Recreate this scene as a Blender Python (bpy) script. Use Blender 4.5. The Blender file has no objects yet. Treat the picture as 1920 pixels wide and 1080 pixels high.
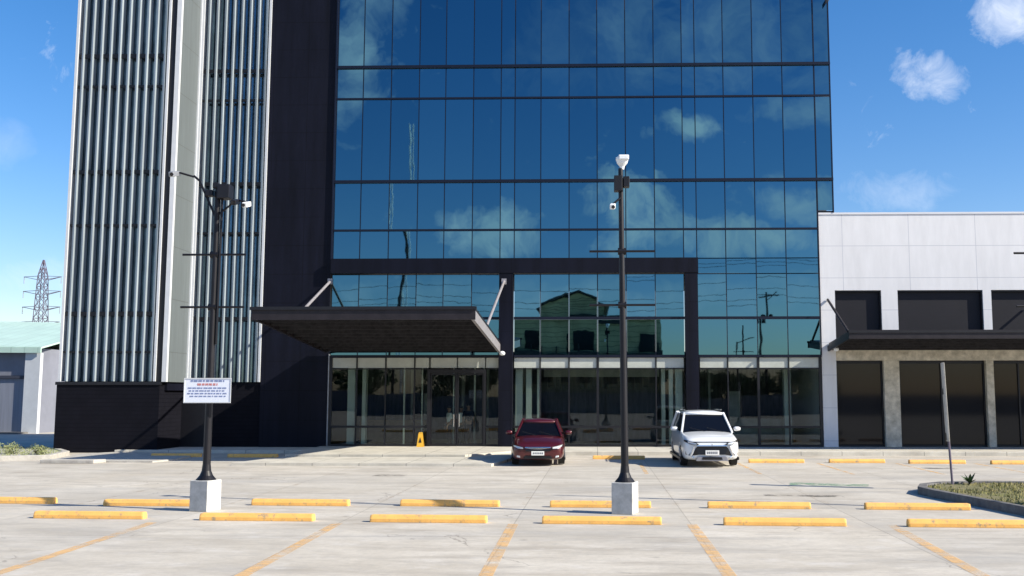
import bpy, bmesh, math, random
from mathutils import Vector, Matrix
R = math.radians
random.seed(7)
scene = bpy.context.scene
col = scene.collection

# ------------------------------------------------------------------ camera
cam = bpy.data.cameras.new('camera'); camo = bpy.data.objects.new('camera', cam); col.objects.link(camo)
cam.sensor_width = 36; cam.lens = 35.25; cam.shift_x = -110/1920
cam.clip_start = .1; cam.clip_end = 6000
camo.location = (0, 0, 2.2)
camo.rotation_euler = (R(90+6.13), 0, R(1.5))
scene.camera = camo

# ------------------------------------------------------------------ sky and sun
SUN_EL = R(33); SUN_AZ = math.atan2(.955, -.297)          # azimuth from +Y towards +X
world = bpy.data.worlds.new('World'); scene.world = world; world.use_nodes = True
nt = world.node_tree; nt.nodes.clear()
def N(nt, t, **k):
    n = nt.nodes.new(t)
    for a, b in k.items(): setattr(n, a, b)
    return n
def M_(nt, op, a, b=None, c=None, clamp=False):
    n = nt.nodes.new('ShaderNodeMath'); n.operation = op; n.use_clamp = clamp
    for i, v in enumerate((a, b, c)):
        if v is None: continue
        if isinstance(v, (int, float)): n.inputs[i].default_value = v
        else: nt.links.new(v, n.inputs[i])
    return n.outputs[0]
sky = N(nt, 'ShaderNodeTexSky', sky_type='NISHITA', sun_disc=False)
sky.sun_elevation = SUN_EL; sky.sun_rotation = SUN_AZ
sky.air_density = 1.0; sky.dust_density = .6; sky.ozone_density = 2.2; sky.altitude = 50
hsv = N(nt, 'ShaderNodeHueSaturation'); hsv.inputs['Saturation'].default_value = 1.38; hsv.inputs['Value'].default_value = 1.0
nt.links.new(sky.outputs[0], hsv.inputs['Color'])
air = N(nt, 'ShaderNodeMix', data_type='RGBA', blend_type='MULTIPLY'); air.inputs[0].default_value = 1; air.inputs[7].default_value = (1.03, .935, 1.02, 1)
nt.links.new(hsv.outputs[0], air.inputs[6])
tc = N(nt, 'ShaderNodeTexCoord'); sp = N(nt, 'ShaderNodeSeparateXYZ'); nt.links.new(tc.outputs['Generated'], sp.inputs[0])
ay = M_(nt, 'MAXIMUM', M_(nt, 'ABSOLUTE', sp.outputs[1]), .05)
u = M_(nt, 'DIVIDE', sp.outputs[0], ay); v = M_(nt, 'DIVIDE', sp.outputs[2], ay)
front = M_(nt, 'GREATER_THAN', sp.outputs[1], 0.0)
back = M_(nt, 'SUBTRACT', 1.0, front)
noi = N(nt, 'ShaderNodeTexNoise'); noi.inputs['Scale'].default_value = 26; noi.inputs['Detail'].default_value = 10; noi.inputs['Roughness'].default_value = .66; noi.inputs['Distortion'].default_value = .6
nt.links.new(tc.outputs['Generated'], noi.inputs['Vector'])
def blob(u0, v0, ru, rv, amp, side):
    a = M_(nt, 'DIVIDE', M_(nt, 'SUBTRACT', u, u0), ru); b = M_(nt, 'DIVIDE', M_(nt, 'SUBTRACT', v, v0), rv)
    d = M_(nt, 'ADD', M_(nt, 'MULTIPLY', a, a), M_(nt, 'MULTIPLY', b, b))
    m = M_(nt, 'SUBTRACT', 1.0, d)
    m = M_(nt, 'MAXIMUM', m, -.6)
    m = M_(nt, 'ADD', m, M_(nt, 'MULTIPLY', M_(nt, 'SUBTRACT', noi.outputs[0], .5), 4.4))
    m = M_(nt, 'MULTIPLY', m, amp, clamp=True)
    return M_(nt, 'MULTIPLY', m, front if side == 'f' else back)
blobs = [(-.25, .35, .035, .10, .55, 'b'), (-.235, .42, .03, .05, .4, 'b'), (-.10, .165, .06, .03, .8, 'b'), (.03, .185, .045, .05, .95, 'b'),
         (.06, .165, .06, .028, .8, 'b'), (.15, .16, .08, .022, .75, 'b'), (.215, .195, .06, .022, .6, 'b'), (.09, .265, .045, .016, .7, 'b'),
         (.14, .37, .20, .06, .22, 'b'), (.0, .36, .10, .07, .10, 'b'), (.22, .285, .07, .02, .3, 'b'), (.1, .10, .5, .02, .3, 'b'),
         (.34, .322, .038, .027, .34, 'f'), (.425, .388, .048, .034, .36, 'f'), (.31, .205, .06, .022, .13, 'f'),
         (-.62, .26, .04, .03, .06, 'f'), (.50, .31, .06, .03, .4, 'f'), (-.55, .12, .10, .02, .12, 'f')]
tot = None
for b in blobs:
    o = blob(*b); tot = o if tot is None else M_(nt, 'MAXIMUM', tot, o)
noi2 = N(nt, 'ShaderNodeTexNoise'); noi2.inputs['Scale'].default_value = 9; noi2.inputs['Detail'].default_value = 6
nt.links.new(tc.outputs['Generated'], noi2.inputs['Vector'])
shade = M_(nt, 'MULTIPLY_ADD', noi2.outputs[0], .5, .72)
mixc = N(nt, 'ShaderNodeMix', data_type='RGBA')
cl = N(nt, 'ShaderNodeMix', data_type='RGBA'); cl.inputs[6].default_value = (3.4, 4.0, 5.0, 1); cl.inputs[7].default_value = (6.8, 7.1, 7.6, 1)
nt.links.new(shade, cl.inputs[0])
nt.links.new(tot, mixc.inputs[0]); nt.links.new(air.outputs[2], mixc.inputs[6]); nt.links.new(cl.outputs[2], mixc.inputs[7])
bg = N(nt, 'ShaderNodeBackground'); bg.inputs[1].default_value = .1
wo = N(nt, 'ShaderNodeOutputWorld'); nt.links.new(mixc.outputs[2], bg.inputs[0]); nt.links.new(bg.outputs[0], wo.inputs[0])

sun = bpy.data.lights.new('sun', 'SUN'); sun.energy = 4.7; sun.angle = R(.5); sun.color = (1, .93, .80)
suno = bpy.data.objects.new('sun', sun); col.objects.link(suno)
sd = Vector((.955*math.cos(SUN_EL), -.297*math.cos(SUN_EL), math.sin(SUN_EL)))
suno.rotation_euler = sd.to_track_quat('Z', 'Y').to_euler(); suno.location = sd*200
scene.view_settings.view_transform = 'Standard'; scene.view_settings.look = 'None'
scene.view_settings.exposure = .8; scene.view_settings.gamma = 1
scene.cycles.max_bounces = 8; scene.cycles.transparent_max_bounces = 12

# ------------------------------------------------------------------ materials
def mat(name, c, rough=.6, metal=0, spec=.5, var=0, vscale=3, bump=0, bscale=40, stretch=(1, 1, 1), c2=None, v2=.0, v2scale=.3):
    m = bpy.data.materials.new(name); m.use_nodes = True; t = m.node_tree; b = t.nodes['Principled BSDF']
    b.inputs['Base Color'].default_value = (*c, 1); b.inputs['Roughness'].default_value = rough
    b.inputs['Metallic'].default_value = metal; b.inputs['Specular IOR Level'].default_value = spec
    if var or c2 or bump:
        co = N(t, 'ShaderNodeTexCoord'); mp = N(t, 'ShaderNodeMapping'); mp.inputs['Scale'].default_value = stretch
        t.links.new(co.outputs['Object'], mp.inputs[0])
    if var or c2:
        n = N(t, 'ShaderNodeTexNoise'); n.inputs['Scale'].default_value = vscale; n.inputs['Detail'].default_value = 8; n.inputs['Roughness'].default_value = .65
        t.links.new(mp.outputs[0], n.inputs['Vector'])
        n2 = N(t, 'ShaderNodeTexNoise'); n2.inputs['Scale'].default_value = v2scale; n2.inputs['Detail'].default_value = 4
        t.links.new(mp.outputs[0], n2.inputs['Vector'])
        f = M_(t, 'ADD', n.outputs[0], M_(t, 'MULTIPLY', M_(t, 'SUBTRACT', n2.outputs[0], .5), v2*2))
        r = N(t, 'ShaderNodeMapRange'); r.inputs[1].default_value = .3; r.inputs[2].default_value = .7
        t.links.new(f, r.inputs[0])
        x = N(t, 'ShaderNodeMix', data_type='RGBA')
        ca = c2 if c2 else tuple(max(0, q*(1-var)) for q in c); cb = c if c2 else tuple(q*(1+var) for q in c)
        x.inputs[6].default_value = (*ca, 1); x.inputs[7].default_value = (*cb, 1)
        t.links.new(r.outputs[0], x.inputs[0]); t.links.new(x.outputs[2], b.inputs['Base Color'])
    if bump:
        n = N(t, 'ShaderNodeTexNoise'); n.inputs['Scale'].default_value = bscale; n.inputs['Detail'].default_value = 6
        t.links.new(mp.outputs[0], n.inputs['Vector'])
        bp = N(t, 'ShaderNodeBump'); bp.inputs['Strength'].default_value = bump; bp.inputs['Distance'].default_value = .02
        t.links.new(n.outputs[0], bp.inputs['Height']); t.links.new(bp.outputs[0], b.inputs['Normal'])
    return m
def lines(m, axis, period, width, col_, off=0, axis2=None, period2=1, off2=0):
    """thin recessed joint lines of their own colour at a fixed spacing (object space)"""
    t = m.node_tree; b = t.nodes['Principled BSDF']
    co = N(t, 'ShaderNodeTexCoord'); s = N(t, 'ShaderNodeSeparateXYZ'); t.links.new(co.outputs['Object'], s.inputs[0])
    def one(ax, per, o):
        f = M_(t, 'FRACT', M_(t, 'DIVIDE', M_(t, 'ADD', s.outputs[ax], o+1000*per), per))
        return M_(t, 'LESS_THAN', f, width/per)
    f = one(axis, period, off)
    if axis2 is not None: f = M_(t, 'MAXIMUM', f, one(axis2, period2, off2))
    x = N(t, 'ShaderNodeMix', data_type='RGBA'); x.inputs[7].default_value = (*col_, 1)
    src = b.inputs['Base Color']
    if src.is_linked: t.links.new(src.links[0].from_socket, x.inputs[6])
    else: x.inputs[6].default_value = src.default_value
    t.links.new(f, x.inputs[0]); t.links.new(x.outputs[2], b.inputs['Base Color'])
    return m

MT = {}
MT['dark_panel'] = lines(mat('dark_panel', (.0050, .0058, .0125), .55, 0, .14, var=.4, vscale=1.0, stretch=(2, 1, .25), bump=.06, bscale=4), 2, 1.2, .014, (.0015, .0015, .003), 0, 0, 1.45, .6)
MT['dark_siding'] = lines(mat('dark_siding', (.0055, .0055, .009), .7, 0, .12, var=.25, vscale=2), 2, .16, .025, (.003, .003, .006))
MT['black_metal'] = mat('black_metal', (.008, .008, .011), .45, 0, .4, var=.2, vscale=6)
MT['mullion'] = mat('mullion', (.006, .009, .022), .4, .3, .4)
MT['canopy_metal'] = mat('canopy_metal', (.020, .016, .019), .45, .2, .4, var=.35, vscale=3)
MT['canopy_dark'] = mat('canopy_dark', (.026, .025, .028), .7, 0, .2, var=.5, vscale=5)
MT['strut_metal'] = mat('strut_metal', (.33, .31, .32), .4, .3, .5, var=.15, vscale=6)
MT['fin'] = mat('fin', (.30, .35, .38), .45, .1, .5, var=.25, vscale=1.2, stretch=(1, 1, .15))
MT['trim_white'] = mat('trim_white', (.55, .57, .59), .45, 0, .5, var=.06, vscale=3)
MT['side_panel'] = lines(mat('side_panel', (.125, .145, .15), .5, .1, .4, var=.10, vscale=1.6, stretch=(1, 4, .2)), 2, 2.1, .03, (.09, .10, .10), .3)
MT['louver_glass'] = mat('louver_glass', (.12, .18, .22), .08, .8, .5, var=.5, vscale=.6)
MT['white_wall'] = lines(mat('white_wall', (.70, .70, .71), .7, 0, .3, var=.07, vscale=1.2, stretch=(1.6, 1, .35), bump=.03, bscale=14, v2=.3, v2scale=.25), 0, 2.71, .025, (.50, .51, .55), 2.93, 2, 1.32, .94)
MT['white_plain'] = mat('white_plain', (.66, .67, .70), .7, 0, .3, var=.04, vscale=1.5)
MT['raw_concrete'] = mat('raw_concrete', (.74, .68, .56), .9, 0, .2, c2=(.36, .33, .26), vscale=3.5, bump=.25, bscale=22)
MT['shutter'] = lines(mat('shutter', (.008, .008, .013), .6, 0, .3, var=.2, vscale=1), 2, .15, .02, (.007, .007, .012))
MT['shop_glass'] = mat('shop_glass', (.014, .0145, .016), .05, .05, .28)
MT['interior_dark'] = mat('interior_dark', (.10, .10, .115), .8, var=.5, vscale=2, stretch=(3, 1, .5))
MT['interior_white'] = mat('interior_white', (.64, .66, .62), .7, var=.05)
MT['interior_floor'] = mat('interior_floor', (.22, .20, .18), .35, var=.2, vscale=1)
MT['interior_grey'] = mat('interior_grey', (.34, .35, .34), .7, var=.3, vscale=2)
MT['spandrel'] = mat('spandrel', (.46, .48, .43), .35, 0, .5, var=.12, vscale=2)
MT['wood'] = mat('wood', (.18, .10, .05), .5, var=.3, vscale=5)
MT['footing'] = mat('footing', (.62, .61, .58), .85, 0, .2, c2=(.40, .40, .37), vscale=5, bump=.15, bscale=30)
MT['pole'] = mat('pole', (.005, .005, .008), .5, 0, .35, var=.3, vscale=4)
MT['white_plastic'] = mat('white_plastic', (.78, .80, .80), .35)
MT['lens'] = mat('lens', (.01, .01, .012), .1)
MT['steel'] = mat('steel', (.30, .31, .33), .5, .4, .5, var=.2)
MT['red_steel'] = mat('red_steel', (.13, .11, .15), .6, .1, .5, var=.2)
MT['wood_pole'] = mat('wood_pole', (.03, .026, .025), .9, var=.3)
MT['kerb'] = mat('kerb', (.15, .145, .14), .9, 0, .2, var=.3, vscale=5, bump=.2)
MT['kerb_pale'] = mat('kerb_pale', (.50, .48, .43), .9, 0, .2, c2=(.33, .31, .28), vscale=4, bump=.2)
MT['soil'] = mat('soil', (.23, .20, .12), .95, 0, .1, c2=(.12, .13, .05), vscale=3, bump=.4)
MT['grass'] = mat('grass', (.19, .20, .06), .8, 0, .2, c2=(.30, .25, .12), vscale=2)
MT['leaf'] = mat('leaf', (.06, .11, .04), .6, 0, .3, var=.4, vscale=3)
MT['bark'] = mat('bark', (.08, .06, .045), .9, var=.3)
MT['green_roof'] = lines(mat('green_roof', (.48, .64, .55), .5, .1, .3, var=.1, vscale=.6), 0, .8, .06, (.38, .53, .45))
MT['warehouse_wall'] = mat('warehouse_wall', (.19, .20, .24), .8, 0, .2, var=.12, vscale=.8)
MT['warehouse_trim'] = mat('warehouse_trim', (.035, .04, .06), .7)
MT['green_render'] = lines(mat('green_render', (.52, .46, .24), .85, 0, .2, var=.3, vscale=.5), 2, .6, .05, (.06, .09, .065))
MT['house_roof'] = mat('house_roof', (.03, .035, .03), .7, var=.2)
MT['window_dark'] = mat('window_dark', (.015, .018, .02), .1)
MT['tyre'] = mat('tyre', (.012, .012, .013), .8, var=.2)
MT['rim'] = mat('rim', (.35, .36, .38), .3, .8)
MT['chrome'] = mat('chrome', (.75, .76, .78), .15, 1)
MT['car_black'] = mat('car_black', (.006, .006, .008), .35)
MT['car_grey'] = mat('car_grey', (.30, .30, .33), .35, .5)
MT['car_glass'] = mat('car_glass', (.004, .004, .005), .06, 0, .4)
MT['lamp_glass'] = mat('lamp_glass', (.60, .63, .66), .12, .4, .8)
MT['plate'] = mat('plate', (.75, .75, .72), .5)
MT['plate_ink'] = mat('plate_ink', (.03, .03, .05), .6)
def paint(n, c, met=0):
    m = mat(n, c, .32, met, .5); b = m.node_tree.nodes['Principled BSDF']
    b.inputs['Coat Weight'].default_value = .8; b.inputs['Coat Roughness'].default_value = .06
    return m
MT['paint_white'] = paint('paint_white', (.70, .72, .73)); MT['paint_red'] = paint('paint_red', (.075, .005, .007), .3)
MT['sign_face'] = mat('sign_face', (.70, .74, .84), .5); MT['ink_blue'] = mat('ink_blue', (.19, .24, .42), .6); MT['ink_red'] = mat('ink_red', (.55, .20, .18), .6)
MT['yellow_plastic'] = mat('yellow_plastic', (.75, .42, .04), .45)
MT['skin'] = mat('skin', (.30, .17, .11), .6); MT['hair'] = mat('hair', (.015, .012, .01), .6)
MT['cloth_white'] = mat('cloth_white', (.82, .83, .85), .9); MT['cloth_dark'] = mat('cloth_dark', (.012, .014, .03), .9); MT['cloth_black'] = mat('cloth_black', (.012, .012, .014), .9)
MT['shoe'] = mat('shoe', (.02, .015, .012), .5)

# worn yellow paint over concrete
m = mat('stop_paint', (.85, .47, .13), .65, 0, .3, var=.10, vscale=4, bump=.12, bscale=30)
t = m.node_tree; b = t.nodes['Principled BSDF']; co = N(t, 'ShaderNodeTexCoord'); oi = N(t, 'ShaderNodeObjectInfo')
va = N(t, 'ShaderNodeVectorMath', operation='ADD'); t.links.new(co.outputs['Object'], va.inputs[0]); t.links.new(oi.outputs['Location'], va.inputs[1])
n = N(t, 'ShaderNodeTexNoise'); n.inputs['Scale'].default_value = 7; n.inputs['Detail'].default_value = 9; n.inputs['Roughness'].default_value = .7
t.links.new(va.outputs[0], n.inputs['Vector'])
x = N(t, 'ShaderNodeMix', data_type='RGBA'); x.inputs[7].default_value = (.36, .28, .18, 1)
t.links.new(b.inputs['Base Color'].links[0].from_socket, x.inputs[6])
t.links.new(M_(t, 'MULTIPLY', M_(t, 'SUBTRACT', n.outputs[0], .545), 8, clamp=True), x.inputs[0]); t.links.new(x.outputs[2], b.inputs['Base Color'])
MT['stop_paint'] = m

# concrete paving: slabs with joints, streaky tyre wear and stains
m = bpy.data.materials.new('concrete_paving'); m.use_nodes = True; t = m.node_tree; b = t.nodes['Principled BSDF']
b.inputs['Roughness'].default_value = .9; b.inputs['Specular IOR Level'].default_value = .25
co = N(t, 'ShaderNodeTexCoord'); s = N(t, 'ShaderNodeSeparateXYZ'); t.links.new(co.outputs['Object'], s.inputs[0])
def tn(scale, detail, sc=(1, 1, 1), rough=.6, rot=0):
    mp = N(t, 'ShaderNodeMapping'); mp.inputs['Scale'].default_value = sc; mp.inputs['Rotation'].default_value = (0, 0, rot); t.links.new(co.outputs['Object'], mp.inputs[0])
    n = N(t, 'ShaderNodeTexNoise'); n.inputs['Scale'].default_value = scale; n.inputs['Detail'].default_value = detail; n.inputs['Roughness'].default_value = rough
    t.links.new(mp.outputs[0], n.inputs['Vector']); return n.outputs[0]
def mixrgb(f, a, bcol):
    x = N(t, 'ShaderNodeMix', data_type='RGBA'); t.links.new(f, x.inputs[0])
    for i, q in ((6, a), (7, bcol)):
        if isinstance(q, tuple): x.inputs[i].default_value = (*q, 1)
        else: t.links.new(q, x.inputs[i])
    return x.outputs[2]
def ramp(f, lo, hi):
    r = N(t, 'ShaderNodeMapRange'); r.inputs[1].default_value = lo; r.inputs[2].default_value = hi; t.links.new(f, r.inputs[0]); return r.outputs[0]
c = mixrgb(ramp(tn(.35, 6, rough=.7), .35, .68), (.46, .415, .34), (.62, .575, .49))
c = mixrgb(M_(t, 'MULTIPLY', ramp(tn(1.2, 7, (.35, 1.3, 1), .65, R(12)), .48, .68), .7), c, (.30, .265, .215))
c = mixrgb(M_(t, 'MULTIPLY', ramp(tn(.5, 8, (.25, 1.1, 1), .7, R(-14)), .50, .66), .6), c, (.36, .35, .33))
c = mixrgb(M_(t, 'MULTIPLY', ramp(tn(9, 8, rough=.8), .45, .75), .45), c, (.30, .28, .25))
c = mixrgb(M_(t, 'MULTIPLY', ramp(tn(2.6, 9, (.5, 1.2, 1), .8, R(8)), .52, .62), .38), c, (.33, .31, .28))
c = mixrgb(M_(t, 'MULTIPLY', ramp(tn(1.7, 8, (.6, 1, 1), .75, R(40)), .54, .66), .5), c, (.62, .59, .54))
c = mixrgb(M_(t, 'MULTIPLY', ramp(tn(.9, 9, (.6, 1, 1), .75), .66, .74), .45), c, (.20, .18, .15))
vo = N(t, 'ShaderNodeTexVoronoi', feature='DISTANCE_TO_EDGE'); vo.inputs['Scale'].default_value = .22
wv = N(t, 'ShaderNodeVectorMath', operation='ADD'); wn_ = N(t, 'ShaderNodeTexNoise'); wn_.inputs['Scale'].default_value = 1.2; wn_.inputs['Detail'].default_value = 6
t.links.new(co.outputs['Object'], wn_.inputs['Vector']); t.links.new(co.outputs['Object'], wv.inputs[0]); t.links.new(wn_.outputs['Color'], wv.inputs[1]); t.links.new(wv.outputs[0], vo.inputs['Vector'])
c = mixrgb(M_(t, 'MULTIPLY', M_(t, 'MULTIPLY', M_(t, 'LESS_THAN', vo.outputs['Distance'], .0028), ramp(tn(.25, 3), .5, .56)), .5), c, (.14, .12, .10))
vs = N(t, 'ShaderNodeTexVoronoi'); vs.inputs['Scale'].default_value = 1.1; t.links.new(co.outputs['Object'], vs.inputs['Vector'])
dr = M_(t, 'MULTIPLY', M_(t, 'SUBTRACT', .16, M_(t, 'ADD', vs.outputs['Distance'], M_(t, 'MULTIPLY', tn(8, 4), .10))), 14, clamp=True)
c = mixrgb(M_(t, 'MULTIPLY', M_(t, 'MULTIPLY', dr, ramp(tn(.6, 2), .52, .6)), .6), c, (.17, .15, .13))
# each cast slab has a slightly different tone
fx = M_(t, 'FLOOR', M_(t, 'DIVIDE', M_(t, 'ADD', s.outputs[0], 1.45), 3.05)); fy = M_(t, 'FLOOR', M_(t, 'DIVIDE', M_(t, 'ADD', s.outputs[1], .4), 4.1))
cb = N(t, 'ShaderNodeCombineXYZ'); t.links.new(fx, cb.inputs[0]); t.links.new(fy, cb.inputs[1])
wn = N(t, 'ShaderNodeTexWhiteNoise'); t.links.new(cb.outputs[0], wn.inputs['Vector'])
c = mixrgb(M_(t, 'MULTIPLY', wn.outputs['Value'], .28), c, (.33, .315, .285))
jx = M_(t, 'LESS_THAN', M_(t, 'FRACT', M_(t, 'DIVIDE', M_(t, 'ADD', s.outputs[0], 1.45), 3.05)), .007)
jy = M_(t, 'LESS_THAN', M_(t, 'FRACT', M_(t, 'DIVIDE', M_(t, 'ADD', s.outputs[1], .4), 4.1)), .008)
c = mixrgb(M_(t, 'MULTIPLY', M_(t, 'MAXIMUM', jx, jy), .4), c, (.16, .145, .12))
t.links.new(c, b.inputs['Base Color'])
bp = N(t, 'ShaderNodeBump'); bp.inputs['Strength'].default_value = .25; bp.inputs['Distance'].default_value = .01; t.links.new(tn(30, 6), bp.inputs['Height']); t.links.new(bp.outputs[0], b.inputs['Normal'])
MT['paving'] = m
MT['pavement'] = lines(mat('pavement', (.60, .57, .49), .9, 0, .2, c2=(.42, .395, .34), vscale=1.4, bump=.15), 0, 1.5, .02, (.2, .19, .17))

def worn(name, c, lo, hi, sc=3, mx=1):
    m = bpy.data.materials.new(name); m.use_nodes = True; t = m.node_tree; b = t.nodes['Principled BSDF']
    b.inputs['Base Color'].default_value = (*c, 1); b.inputs['Roughness'].default_value = .9
    co = N(t, 'ShaderNodeTexCoord'); n = N(t, 'ShaderNodeTexNoise'); n.inputs['Scale'].default_value = sc; n.inputs['Detail'].default_value = 9; n.inputs['Roughness'].default_value = .75
    t.links.new(co.outputs['Object'], n.inputs['Vector'])
    r = N(t, 'ShaderNodeMapRange'); r.inputs[1].default_value = lo; r.inputs[2].default_value = hi; r.inputs[4].default_value = mx; t.links.new(n.outputs[0], r.inputs[0])
    t.links.new(r.outputs[0], b.inputs['Alpha']); return m
MT['line_paint'] = worn('line_paint', (.78, .48, .20), .38, .60, 1.9, .72)
MT['green_mark'] = worn('green_mark', (.10, .28, .16), .42, .62, 2.5, .8)
MT['dark_blotch'] = worn('dark_blotch', (.06, .055, .05), .44, .66, 2.2, .8)

# coated curtain-wall glass: opaque from outside, tinted mirror
m = bpy.data.materials.new('coated_glass'); m.use_nodes = True; t = m.node_tree; b = t.nodes['Principled BSDF']
b.inputs['Metallic'].default_value = 1
oi = N(t, 'ShaderNodeObjectInfo'); x = N(t, 'ShaderNodeMix', data_type='RGBA'); x.inputs[6].default_value = (.080, .190, .252, 1); x.inputs[7].default_value = (.106, .228, .290, 1)
t.links.new(oi.outputs['Random'], x.inputs[0]); t.links.new(x.outputs[2], b.inputs['Base Color']); b.inputs['Roughness'].default_value = .015
co = N(t, 'ShaderNodeTexCoord'); n = N(t, 'ShaderNodeTexNoise'); n.inputs['Scale'].default_value = .9; n.inputs['Detail'].default_value = 2
t.links.new(co.outputs['Object'], n.inputs['Vector'])
bp = N(t, 'ShaderNodeBump'); bp.inputs['Strength'].default_value = .06; bp.inputs['Distance'].default_value = .02; t.links.new(n.outputs[0], bp.inputs['Height']); t.links.new(bp.outputs[0], b.inputs['Normal'])
MT['coated_glass'] = m
# clear tinted ground-floor glass
m = bpy.data.materials.new('clear_glass'); m.use_nodes = True; t = m.node_tree; t.nodes.clear()
tr = N(t, 'ShaderNodeBsdfTransparent'); tr.inputs[0].default_value = (.80, .85, .82, 1)
gl = N(t, 'ShaderNodeBsdfGlossy'); gl.inputs['Color'].default_value = (.85, .9, 1, 1); gl.inputs['Roughness'].default_value = .01
lw = N(t, 'ShaderNodeFresnel'); lw.inputs[0].default_value = 1.6
mx = N(t, 'ShaderNodeMixShader'); out = N(t, 'ShaderNodeOutputMaterial')
t.links.new(M_(t, 'MULTIPLY', lw.outputs[0], .62, clamp=True), mx.inputs[0]); t.links.new(tr.outputs[0], mx.inputs[1]); t.links.new(gl.outputs[0], mx.inputs[2]); t.links.new(mx.outputs[0], out.inputs[0])
MT['clear_glass'] = m

# ------------------------------------------------------------------ mesh helpers
class MB:
    def __init__(s): s.v = []; s.f = []
    def add(s, vs, fs):
        n = len(s.v); s.v += [tuple(p) for p in vs]; s.f += [tuple(i+n for i in f) for f in fs]; return s
    def box(s, x0, y0, z0, x1, y1, z1):
        x0, x1 = min(x0, x1), max(x0, x1); y0, y1 = min(y0, y1), max(y0, y1); z0, z1 = min(z0, z1), max(z0, z1)
        return s.add([(x0,y0,z0),(x1,y0,z0),(x1,y1,z0),(x0,y1,z0),(x0,y0,z1),(x1,y0,z1),(x1,y1,z1),(x0,y1,z1)],
                     [(3,2,1,0),(4,5,6,7),(0,1,5,4),(1,2,6,5),(2,3,7,6),(3,0,4,7)])
    def bar(s, a, b, w, h=None, r1=None):            # square bar between two points
        h = h or w; a = Vector(a); b = Vector(b); d = (b-a).normalized()
        up = Vector((0,0,1)) if abs(d.z) < .95 else Vector((0,1,0))
        x = d.cross(up).normalized(); y = x.cross(d).normalized()
        vs = [p+x*sx*w/2+y*sy*h/2 for p in (a, b) for sx, sy in ((-1,-1),(1,-1),(1,1),(-1,1))]
        return s.add(vs, [(0,1,2,3),(7,6,5,4),(0,4,5,1),(1,5,6,2),(2,6,7,3),(3,7,4,0)])
    def tube(s, a, b, r0, r1=None, n=10):
        r1 = r0 if r1 is None else r1; a = Vector(a); b = Vector(b); d = (b-a).normalized()
        up = Vector((0,0,1)) if abs(d.z) < .95 else Vector((0,1,0))
        x = d.cross(up).normalized(); y = x.cross(d).normalized(); vs = []
        for p, r in ((a, r0), (b, r1)):
            vs += [p+x*r*math.cos(2*math.pi*i/n)+y*r*math.sin(2*math.pi*i/n) for i in range(n)]
        return s.add(vs, [(i, (i+1) % n, n+(i+1) % n, n+i) for i in range(n)]+[tuple(range(n))[::-1], tuple(range(n, 2*n))])
    def lathe(s, prof, c=(0,0,0), n=20):
        vs = [(c[0]+r*math.cos(2*math.pi*i/n), c[1]+r*math.sin(2*math.pi*i/n), c[2]+z) for r, z in prof for i in range(n)]
        fs = [(k*n+i, k*n+(i+1) % n, (k+1)*n+(i+1) % n, (k+1)*n+i) for k in range(len(prof)-1) for i in range(n)]
        return s.add(vs, fs+[tuple(range(n))[::-1], tuple(range((len(prof)-1)*n, len(prof)*n))])
    def prism(s, poly, z0, z1):                      # polygon in xy extruded in z
        n = len(poly)
        return s.add([(x, y, z0) for x, y in poly]+[(x, y, z1) for x, y in poly],
                     [tuple(range(n))[::-1], tuple(range(n, 2*n))]+[(i, (i+1) % n, n+(i+1) % n, n+i) for i in range(n)])
    def build(s, name, m, parent=None, off=(0,0,0), smooth=False, bevel=0, subsurf=0):
        off = Vector(off)
        me = bpy.data.meshes.new(name); me.from_pydata([Vector(p)-off for p in s.v], [], s.f)
        bm = bmesh.new(); bm.from_mesh(me); bmesh.ops.recalc_face_normals(bm, faces=bm.faces)
        bm.to_mesh(me); bm.free()
        me.materials.append(MT[m] if isinstance(m, str) else m)
        if smooth:
            for p in me.polygons: p.use_smooth = True
        o = bpy.data.objects.new(name, me); col.objects.link(o)
        if parent is not None: o.parent = parent
        else: o.location = off
        if bevel:
            md = o.modifiers.new('bevel', 'BEVEL'); md.width = bevel; md.segments = 2; md.limit_method = 'ANGLE'
        if subsurf:
            md = o.modifiers.new('sub', 'SUBSURF'); md.levels = subsurf; md.render_levels = subsurf
        return o
def tag(o, label=None, cat=None, group=None, kind=None):
    for k, v_ in (('label', label), ('category', cat), ('group', group), ('kind', kind)):
        if v_: o[k] = v_
    return o
def empty(name, loc, label, cat, group=None, rz=0):
    o = bpy.data.objects.new(name, None); col.objects.link(o); o.location = loc; o.rotation_euler.z = rz; o.empty_display_size = .3
    return tag(o, label, cat, group)
def kids(o): return [c for c in bpy.data.objects if c.parent == o]
def copy_tree(o, parent=None):
    c = o.copy(); col.objects.link(c); c.parent = parent
    for ch in kids(o): copy_tree(ch, c)
    return c
def bake(o):
    """apply modifiers so the object is a plain mesh"""
    dg = bpy.context.evaluated_depsgraph_get(); dg.update()
    me = bpy.data.meshes.new_from_object(o.evaluated_get(dg)); o.modifiers.clear(); o.data = me
    return o
def sub(parent, mesh_parent): return parent

# ------------------------------------------------------------------ ground and paving
g = MB()
g.add([(-1500,-1500,0),(1500,-1500,0),(1500,1800,0),(-1500,1800,0)], [(0,1,2,3)]); tag(g.build('ground', 'paving'), kind='structure')
# pavement slab in front of the buildings, butted round the entrance platform
sw = MB().box(-3.0, 37.6, -.2, 40, 41.6, .15)
tag(sw.build('pavement', 'pavement', bevel=.02), kind='structure')
tag(MB().box(-18.6, 38.6, -.2, -11.3, 41.6, .12).build('pavement', 'pavement', bevel=.02), kind='structure')
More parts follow.
